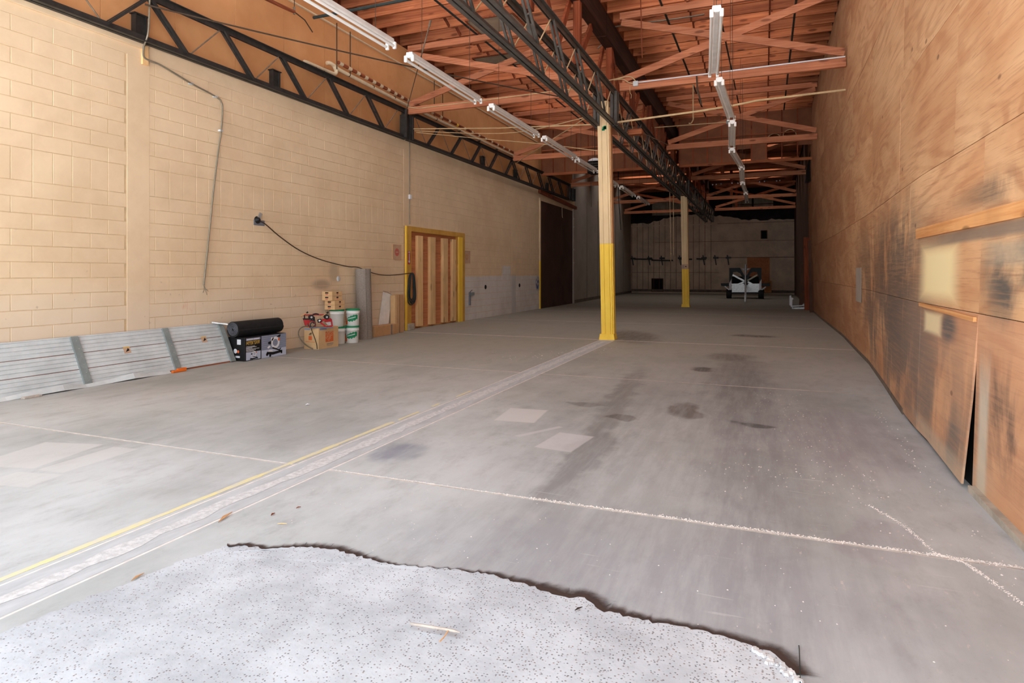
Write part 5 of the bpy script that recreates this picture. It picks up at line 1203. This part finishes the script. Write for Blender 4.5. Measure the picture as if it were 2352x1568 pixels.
mb = MB(); FL.rect(mb, 0.10, 0.33, 0.75, 0.35); mb.build('small_print', M['orange'], hb)
for s in (0.5,): MB().prism([CC + d2v * (wL * .48) + Vector((0, 0, BHt)), CC + d2v * (wL * .52) + Vector((0, 0, BHt)), CC + d2v * (wL * .52) + d1v * wF + Vector((0, 0, BHt)), CC + d2v * (wL * .48) + d1v * wF + Vector((0, 0, BHt))], (0, 0, 0.002)).build('flap_tape', M['card_dk'], hb)
pt0 = CC + d2v * (wL * 0.45)
def tl(x, y, k=0.0):   # point of the tool seen at crop (x, y): on a vertical plane through the middle of the box
    u, v = 680 + x / 10.456, 660 + y / 10.456; r = ray(u, v); n_ = d1v.cross(Vector((0, 0, 1)))
    n2 = (n_ * 0.75 - d2v.cross(Vector((0, 0, 1))) * 0.66).normalized()
    t_ = ((pt0 + n2 * k) - Vector((0, 0, CAM_H))).dot(n2) / r.dot(n2); p = r * t_ + Vector((0, 0, CAM_H)); return p
dz = BHt - tl(500, 955).z
T = lambda x, y, k=0.0: tl(x, y, k) + Vector((0, 0, dz))
tv = (T(600, 700) - T(300, 700)).normalized(); nv = tv.cross(Vector((0, 0, 1)))
tt = thing('power_tool', 'red and black power tool with bar handles standing on the cardboard box', 'tool', T(480, 955))
pr = lambda pts, d_, m, nm_: MB().prism([T(*p) + nv * (d_ / 2) for p in pts], nv * -d_).build(nm_, M[m], tt)
MB().tube([T(120, 670), T(280, 580)], 0.012, 8).build('handle', M['card_dk'], tt); MB().tube([T(600, 690), T(765, 585)], 0.012, 8).build('handle', M['card_dk'], tt)
MB().tube([T(248, 598), T(290, 570)], 0.016, 8).build('grip', M['black'], tt); MB().tube([T(730, 605), T(775, 572)], 0.016, 8).build('grip', M['black'], tt)
MB().tube([T(190, 645), T(690, 640)], 0.011, 8).build('cross_bar', M['red'], tt); MB().tube(smooth_path([T(400, 638), T(470, 618), T(545, 634)], 4), 0.016, 8).build('grip', M['black'], tt)
MB().tube([T(200, 645), T(205, 745)], 0.012, 6).build('post', M['black'], tt)
for x, y in ((360, 695), (730, 690)):
    mb = MB(); c = T(x, y); 
    mb.tube([c + nv * 0.06, c - nv * 0.06], 0.048, 12); mb.build('motor', M['black'], tt); MB().tube([c + nv * 0.062, c + nv * 0.06], 0.02, 10).build('motor_cap', M['alu'], tt)
pr([(170, 740), (330, 745), (325, 790), (235, 905), (215, 895)], 0.08, 'red', 'body_shell'); pr([(165, 728), (335, 728), (335, 752), (170, 752)], 0.10, 'black', 'body_top')
mb = MB()
for a, b in (((640, 770), (840, 745)), ((840, 745), (862, 910)), ((862, 910), (740, 930)), ((640, 770), (580, 820)), ((580, 820), (720, 925)), ((690, 800), (845, 785))): mb.bar(T(*a), T(*b), 0.06, 0.028)
mb.build('red_frame', M['red'], tt); pr([(620, 745), (835, 722), (838, 748), (628, 775)], 0.07, 'red', 'body_shell'); pr([(700, 815), (840, 800), (845, 890), (770, 900)], 0.03, 'alu', 'blade_guard')
pr([(510, 760), (600, 735), (615, 800), (530, 830)], 0.07, 'black', 'switch_box'); pr([(528, 780), (560, 752), (592, 770), (556, 805)], 0.076, 'paper', 'tag')
MB().tube([T(420, 690), T(440, 850)], 0.022, 8).build('column_rod', M['ink'], tt)
for x, y, r_, m in ((380, 870, 0.065, 'red'), (370, 850, 0.07, 'wire_dk'), (400, 880, 0.05, 'wire_dk')):
    c = T(x, y); MB().tube([c + tv * r_ * math.cos(a_ * PI / 9) + Vector((0, 0, r_ * math.sin(a_ * PI / 9))) + nv * 0.03 for a_ in range(19)], 0.011, 6, False).build('hose_loop', M[m], tt)
MB().prism([T(330, 955) + nv * .09, T(870, 950) + nv * .09, T(870, 950) - nv * .07, T(330, 955) - nv * .07], (0, 0, 0.018)).build('base_plate', M['mid_grey'], tt)
def onp(u, v, p0, n_):
    r = ray(u, v); return r * ((p0 - Vector((0, 0, CAM_H))).dot(n_) / r.dot(n_)) + Vector((0, 0, CAM_H))
nL = FL.n; cr = lambda x, y, k: onp(680 + x / 10.456, 660 + y / 10.456, CC + nL * k, nL)
hz = [Vector((*cr(320, 938, 0.0).xy, BHt + 0.012)) - nL * 0.05, cr(320, 942, 0.01) + Vector((0, 0, 0.01)), cr(180, 940, 0.03), cr(90, 1000, 0.05), cr(58, 1090, 0.05), cr(75, 1180, 0.05), cr(150, 1300, 0.04), cr(270, 1400, 0.03), cr(400, 1468, 0.02)]
hz[-1].z = 0.012; hz[-2].z = max(hz[-2].z, 0.03)
MB().tube(smooth_path(hz, 5), 0.0115, 8).build('hose', M['conduit'], tt)
hz = [Vector((*cr(355, 945, 0.0).xy, BHt + 0.012)) - nL * 0.05, cr(360, 950, 0.008), cr(385, 1050, 0.012), cr(430, 1170, 0.012), cr(475, 1300, 0.012), cr(500, 1400, 0.012), cr(507, 1468, 0.012)]
hz[-1].z = 0.01
MB().tube(smooth_path(hz, 5), 0.008, 6).build('power_cord', M['wire'], tt)

# ------------------------------------------------------------------ buckets, tile cartons
def bucket(c, label, ppr=True, lean=0.0):
    t = thing('bucket', label, 'bucket', c, 'white buckets with green lids')
    c = Vector(c); H = 0.35
    MB().lathe(c, [(0.128, 0.0), (0.132, 0.004), (0.143, H - 0.085), (0.150, H - 0.083), (0.150, H - 0.07), (0.145, H - 0.068), (0.145, H - 0.055), (0.151, H - 0.053), (0.151, H - 0.04), (0.146, H - 0.038), (0.147, H - 0.005)], 28).build('bucket_body', M['bucket'], t)
    MB().lathe(c, [(0.155, H - 0.022), (0.157, H - 0.018), (0.157, H + 0.006), (0.150, H + 0.012), (0.142, H + 0.012), (0.140, H + 0.004)], 28).build('lid', M['green'], t)
    hn = [c + Vector((0.155 * math.cos(a_), 0.155 * math.sin(a_), H - 0.06 - 0.09 * math.sin((a_ - 0.3) / 2.6 * PI) ** 1)) for a_ in [0.3 + 2.6 * i / 12 for i in range(13)]]
    MB().tube(hn, 0.003, 5).build('bail_handle', M['alu'], t)
    if ppr:
        vd = math.atan2(-c.y, -c.x)
        def wrap(a0, a1, pts, k, m, nm_):
            mb = MB(); q = []
            for u, v in pts:
                a_ = vd + a0 + (a1 - a0) * u; z = 0.03 + v * 0.22; r_ = 0.1345 + 0.0115 * z / 0.265 + 0.0012 * k; q.append(c + Vector((r_ * math.cos(a_), r_ * math.sin(a_), z)))
            n_ = len(q); mb.add(q, [tuple(range(n_))]); mb.build(nm_, M[m], t)
        for i in range(8):
            f = i / 8; a0 = -0.9 + 1.65 * f; a1 = a0 + 1.65 / 8; yb = 0.50 + 0.28 * f; hh = 0.20 + 0.16 * math.sin(f * PI)
            wrap(a0, a1, [(0, yb - hh * (0.7 if i % 2 else 1)), (1, yb - hh * (1 if i % 2 else 0.7)), (1, yb + hh * (0.6 if i % 2 else 0.85)), (0, yb + hh * (0.85 if i % 2 else 0.6))], 2, 'green', 'green_print')
        for i in range(6):
            a0 = -0.75 + 0.2 * i; wrap(a0, a0 + 0.17, [(0, 0.50 + 0.035 * i), (1, 0.52 + 0.035 * i), (1, 0.60 + 0.035 * i), (0, 0.58 + 0.035 * i)], 4, 'paper', 'white_print')
        for i in range(4): wrap(-1.55 + 0.17 * i, -1.38 + 0.17 * i, [(0, 0.0), (1, 0.0), (1, 0.95 - 0.22 * i), (0, 1.0 - 0.2 * i)], 2, 'orange', 'orange_print')
        wrap(-0.95, -0.88, [(0, 0), (1, 0), (-4, 0.8), (-5, 0.8)], 2, 'orange', 'orange_print')
    return t
B1 = Vector((-8.225, 11.235, 0)); D1_ = Vector((-8.375, 10.96, 0))
bucket(B1, 'white bucket with green lid at floor, under another bucket beside the grey roll')
bucket(B1 + Vector((0.0, 0.02, 0.363)), 'white bucket with green lid, upper one beside the grey roll')
bucket(D1_, 'white bucket at floor half hidden behind the cardboard box', False)
bucket(D1_ + Vector((-0.02, -0.02, 0.363)), 'white bucket with green lid carrying the four small cartons', False)
tz = 0.363 + 0.363; tc = at_z(770, 711.6, tz)
shift = Vector((D1_.x - 0.02, D1_.y - 0.02, 0)) - (tc + d1v * 0.15 + d2v * 0.15); shift.z = 0
def carton_small(k, corner, label):
    t = thing('tile_carton', label, 'carton', corner + d1v * 0.16 + d2v * 0.13, 'small brown cartons in a stack')
    h = 0.096; z = corner.z
    obox(corner, d1v, 0.32, d2v, 0.26, z, z + h - 0.002).build('carton_body', M['card'], t)
    Fa = Face(corner, d1v, 0.32, h); Fb = Face(corner + d2v * 0.26, -d2v, 0.26, h)
    mb = MB(); Fa.rect(mb, 0.42, 0.55, 0.62, 0.82); Fb.rect(mb, 0.3, 0.55, 0.62, 0.82); mb.build('carton_print', M['ink'], t)
    mb = MB(); Fa.rect(mb, 0.44, 0.30, 0.60, 0.48); Fb.rect(mb, 0.33, 0.25, 0.58, 0.45); mb.build('carton_print', M['pink'], t)
    mb = MB(); Fa.rect(mb, 0, 0, 1, 0.07); Fb.rect(mb, 0, 0, 1, 0.07); mb.build('lid_edge', M['card_dk'], t)
tc2 = Vector((tc.x, tc.y, tz))
for k, lab in enumerate(('lowest small brown carton of the stack on the white bucket', 'second small brown carton from the bottom of the stack', 'third small brown carton, lower of the upper shifted pair', 'topmost small brown carton of the stack on the white bucket')):
    off = d1v * (-0.015 if k < 2 else -0.06) + d2v * (0.0 if k < 2 else 0.03)
    carton_small(k, tc2 + off + Vector((0, 0, 0.096 * k)), lab)

# ------------------------------------------------------------------ grey roll, board, long cartons
rp = thing('felt_roll', 'tall grey felt roll standing upright against the block wall', 'roll', (-8.40, 11.97, 0))
top_ = at_x(826, 617, -8.45).z; mb = MB(); sp_ = spiral(0.158, 0.02, 40); nseg = 5; vs = []
for j in range(nseg + 1):
    f = j / nseg; c = Vector((-8.40 - 0.06 * f, 11.96 + 0.01 * f, top_ * f))
    for x, y in sp_: a_ = -0.5; vs.append(c + Vector((x * math.cos(a_) - y * math.sin(a_), (x * math.sin(a_) + y * math.cos(a_)) * 1.12, 0)))
n_ = len(sp_)
mb.add(vs, [(j * n_ + i, j * n_ + (i + 1) % n_, (j + 1) * n_ + (i + 1) % n_, (j + 1) * n_ + i) for j in range(nseg) for i in range(n_)]); mb.add(vs[-n_:], [tuple(range(n_))]); mb.build('roll_body', M['carpet'], rp)
mb = MB().tube([vs[-n_] + Vector((0.006, 0, -0.01)), vs[0] + Vector((0.006, 0, 0.01))], 0.009, 6); mb.build('loose_edge', M['carpet'], rp)
wbv = [at_x(866, 746, -8.602), at_x(889, 742, -8.602), at_x(900, 677, -8.625), at_x(879.5, 670, -8.625)]
wbv[0].z = 0.0; wbv[1].z = 0.0
tag(MB().prism(wbv, (0.008, 0, 0.0)).build('white_board', M['white']), 'thin white board leaning on the block wall behind the long carton', 'board')
def carton(a, b, label, body='card'):
    t = thing('flat_carton', label, 'carton', ((a[0] + b[0]) / 2, (a[1] + b[1]) / 2, a[2]))
    MB().bbox(a, b, 0.006).build('carton_body', M[body], t); return t
t = carton((-8.585, 12.32, 0), (-8.385, 13.24, 0.245), 'long brown carton lying on the floor beside the grey roll', 'card_dk')
MB().box((-8.575, 12.317, 0.01), (-8.395, 12.3215, 0.235)).build('end_flap', M['card'], t); MB().box((-8.386, 13.0, 0.0), (-8.3835, 13.05, 0.245)).build('tape', M['mid_grey'], t)
t = carton((-8.59, 13.28, 0), (-8.45, 13.44, 0.94), 'tall brown carton standing at the end of the long carton', 'card')
MB().box((-8.452, 13.36, 0), (-8.4485, 13.40, 0.94)).build('tape', M['card_dk'], t)
t = carton((-8.61, 13.46, 0), (-8.44, 13.66, 0.95), 'tall darker carton standing next to the yellow frame', 'card_dk')
MB().box((-8.442, 13.465, 0), (-8.4385, 13.48, 0.95)).build('tape', M['ink'], t)
o = MB().tube(smooth_path([at_x(880, 668, -8.60), at_x(890, 671, -8.56), at_x(899, 676, -8.52)], 4), 0.006, 5).build('bent_wire', M['mid_grey']); tag(o, 'thin bent wire lying across the top of the white board', 'wire')

# ------------------------------------------------------------------ utility trailer at the back
TY = 38.5
g = lambda x, y, dy=0.0: at_y(1640 + x / 10.69, 590 + y / 10.69, TY) + Vector((0, dy, 0))
tr = thing('utility_trailer', 'small utility trailer with black arched frame and white panel at the back', 'trailer', g(770, 1010))
Y_ = Vector((0, 0.06, 0))
for s, pts in (('left', [(375, 800), (375, 270), (640, 265), (775, 500), (775, 690), (740, 690), (735, 560), (640, 400), (560, 362), (470, 372), (440, 470), (430, 560), (400, 640), (400, 800)]), ('right', [(1165, 800), (1165, 265), (915, 262), (785, 480), (785, 690), (830, 690), (835, 560), (900, 400), (960, 365), (1050, 372), (1080, 450), (1105, 530), (1140, 640), (1140, 800)])):
    MB().prism([g(*p) for p in pts], Y_).build('arched_frame', M['ink'], tr)
for a, b in (((460, 440), (745, 590)), ((745, 605), (430, 745)), ((1062, 440), (820, 580)), ((830, 610), (1120, 760))): MB().bar(g(*a, -0.03), g(*b, -0.03), 0.03, 0.09).build('diagonal_bar', M['alu'] if a[0] < 900 else M['conduit'], tr)
pn = MB(); ps = [(430, 655), (1110, 655), (1110, 830), (1080, 865), (440, 865)]; pn.prism([g(*p, 0.08) for p in ps], Vector((0, 0.05, 0))); pn.build('front_panel', M['alu'], tr)
MB().prism([g(430, 480, 0.5), g(1110, 480, 0.5), g(1110, 655, 0.5), g(430, 655, 0.5)], Y_).build('rear_panel', M['hole'], tr)
MB().prism([g(660, 282, 0.0), g(890, 282, 0.0), g(770, 350, 0.0)], Y_ * .5).build('top_gusset', M['galv'], tr)
for x in ((372, 428), (1108, 1165)): MB().prism([g(x[0], 650, -0.05), g(x[0], 805, -0.05), g(x[1], 805, -0.05), g(x[1], 540, -0.05)], Y_).build('side_post', M['paper'], tr)
MB().tube([g(775, 190, -0.12), g(775, 700, -0.12)], 0.05, 8).build('mast', M['alu'], tr)
e = at_z(1711.5, 696); e.z = 0.06
MB().bar(g(775, 690, -0.1), e + Vector((0, 0.4, 0.12)), 0.10, 0.10).build('tongue', M['alu'], tr); MB().tube([e + Vector((0, 0.3, 0.3)), e], 0.045, 8).build('jack_stand', M['galv'], tr)
for x0, x1 in ((300, 425), (1085, 1225)):
    c0_, c1_ = g(x0, 915), g(x1, 915); r_ = 0.27
    c0_.z = c1_.z = r_; w_ = MB(); cx = (c0_ + c1_) / 2; hw = (c1_ - c0_).length / 2
    w_.lathe(cx + Vector((0, 0.25, 0)), [(r_ * .62, -hw), (r_ * .96, -hw), (r_, -hw * .7), (r_, hw * .7), (r_ * .96, hw), (r_ * .62, hw)], 20, 'X'); w_ = w_.build('wheel', M['black'], tr)
    MB().lathe(cx + Vector((0, 0.25, 0)), [(r_ * .6, -hw * .7), (r_ * .6, hw * .7)], 14, 'X').build('hub', M['galv'], w_)
for x0, x1 in ((165, 375), (1165, 1380)): MB().prism([g(x0, 650), g(x1, 645), g(x1, 720), g(x0 + (0 if x0 > 800 else 15), 712)], Vector((0, 0.9, 0))).build('mudguard', M['ink'], tr)
for a, b in (((262, 715), (370, 805)), ((1270, 735), (1170, 805))): MB().bar(g(*a), g(*b), 0.04, 0.06).build('guard_brace', M['paper'], tr)
MB().bar(g(420, 890, 0.25), g(1120, 890, 0.25), 0.08, 0.08).build('axle', M['ink'], tr)
MB().prism([g(400, 868, 0.3), g(1100, 868, 0.3), g(1100, 880, 0.3), g(400, 880, 0.3)], Vector((0, 1.6, 0))).build('bed', M['mid_grey'], tr)

# white stand and leaning boards on the right at the back
ws = thing('metal_stand', 'white L-shaped metal stand on the floor beside the leaning boards', 'stand', (1.25, 28.4, 0))
s0 = at_z(1820, 709); sy = s0.y
q = lambda u, v: at_y(u, v, sy)
MB().prism([q(1813.5, 679), q(1817.5, 678), q(1817.5, 702), q(1813.5, 701)], (0, 0.12, 0)).build('upright', M['paper'], ws)
MB().prism([q(1816, 682), q(1822, 684), q(1822, 687), q(1820, 688), q(1819.5, 703), q(1816, 705)], (0, -0.06, 0)).build('bracket_arm', M['paper'], ws)
MB().bar(q(1818, 703), q(1848, 701.5), 0.05, 0.05).build('rail', M['galv'], ws); MB().bar(q(1819, 708), q(1848, 707), 0.05, 0.06).build('rail', M['alu'], ws)
MB().bar(q(1817, 703), q(1824, 708), 0.05, 0.03).build('foot', M['paper'], ws); MB().tube([q(1843, 702), q(1847, 698)], 0.03, 6).build('hook', M['galv'], ws)
for (b0, t0, w_, m, lab, th_) in (((1854, 712), (1852, 545), 0.20, 'joist_z', 'tall red brown board leaning on the right wall at the back', 0.05), ((1863, 711), (1859, 552), 0.10, 'brown_board', 'dark narrow board leaning next to the tall red brown board', 0.04), ((1840, 703), (1844, 606), 0.16, 'brown_board', 'dark plank leaning behind the white metal stand', 0.04)):
    yb = at_z(*b0).y if m == 'joist_z' else (26.2 if b0[0] > 1850 else 29.0)
    a, b = at_y(*b0, yb), at_y(*t0, yb + 0.1); a.z = 0
    tag(MB().bar(a, b, th_, w_, (1, 0, 0)).build('leaning_board', M[m]), lab, 'board')
o = on_wall_bar('wall_patch', 13.3, 1.28, 12.55, 1.28, 0.62, 0.006, M['grey_wall']); tag(o, 'grey rectangular patch fixed on the plywood wall', 'patch')

# ------------------------------------------------------------------ bits on the floor in front
sk_ = thing('stick', 'pale forked stick lying on the rough apron', 'stick', at_z(1000, 1442, 0.028))
zs = 0.036
MB().tube(smooth_path([at_z(942, 1432, zs), at_z(975, 1437, zs), at_z(1005, 1442, zs), at_z(1030, 1446, zs), at_z(1056, 1452, zs)], 4), [0.004] + [0.006] * 14 + [0.003, 0.002], 6).build('stem', M['stick'], sk_)
MB().tube([at_z(1030, 1447, zs), at_z(1022, 1460, zs - .002), at_z(1010, 1473, zs - .002)], 0.0028, 5).build('twig', M['card_dk'], sk_)
def chip(u0, v0, u1, v1, w, m, label, cat='wood chip', z=0.004):
    a, b = at_z(u0, v0, z), at_z(u1, v1, z); d = (b - a).normalized(); n_ = Vector((-d.y, d.x, 0)); md = a.lerp(b, 0.45) + Vector((0, 0, w * 0.5))
    mb = MB().add([a, md + n_ * w, b, md - n_ * w * 0.8, a + Vector((0, 0, .003)), md + n_ * w + Vector((0, 0, .004)), b + Vector((0, 0, .003)), md - n_ * w * .8 + Vector((0, 0, .004))], [(3, 2, 1, 0), (4, 5, 6, 7), (0, 1, 5, 4), (1, 2, 6, 5), (2, 3, 7, 6), (3, 0, 4, 7)])
    tag(mb.build('chip', M[m]), label, cat)
chip(501, 1200, 534, 1175, 0.012, 'card_dk', 'brown splinter lying beside the trench patch in front')
chip(301, 1334, 331, 1316, 0.007, 'card_dk', 'curled brown twig at the left edge of the apron', 'twig')
chip(622, 1184, 632, 1178, 0.008, 'joist_z', 'dry brown leaf near the trench patch', 'leaf'); chip(680, 1167, 691, 1164, 0.005, 'joist_z', 'tiny brown leaf right of the other leaf', 'leaf')
chip(637, 1203, 659, 1203, 0.003, 'pine', 'thin pale splinter on the floor near the apron edge'); chip(701, 930, 713, 929, 0.02, 'paper', 'white paper scrap on the left floor bay', 'scrap')
chip(1320, 1402, 1338, 1394, 0.004, 'dirt', 'dark twig caught at the apron edge', 'twig', 0.02)
for (u, v, lab) in ((850, 1213, 'left'), (690, 1165, 'far left')): pass
ck = MB(); r5 = random.Random(9)
for (u, v) in ((1742, 1492), (1756, 1504), (1770, 1515), (1786, 1527), (1802, 1539), (1818, 1549), (1832, 1558)):
    c = at_z(u, v, 0.018)
    for k in range(5):
        r_ = r5.uniform(0.006, 0.017); cc = c + Vector((r5.uniform(-.02, .02), r5.uniform(-.018, .018), 0)); a_ = r5.uniform(0, 6)
        vs = [cc + Vector((r_ * math.cos(a_ + i * 1.26) * r5.uniform(.7, 1.2), r_ * math.sin(a_ + i * 1.26) * r5.uniform(.7, 1.2), -0.004)) for i in range(5)]; vs += [v_ * 1 + Vector((0, 0, r_ * .55)) + (cc - v_) * 0.35 for v_ in vs]
        ck.add(vs, [tuple(range(5, 10))] + [(i, (i + 1) % 5, 5 + (i + 1) % 5, 5 + i) for i in range(5)])
tag(ck.build('concrete_rubble', M['chunk'], kind='stuff'), 'white crumbled concrete along the broken apron corner', 'rubble')
tag(MB().tube([at_z(1835, 1482, 0.0), at_z(1836, 1496, 0.0) + Vector((0, 0, 0.01)), at_z(1838, 1568, 0.02)], 0.002, 6).build('iron_rod', M['wire_dk']), 'thin dark rod at the right end of the apron edge', 'rod')
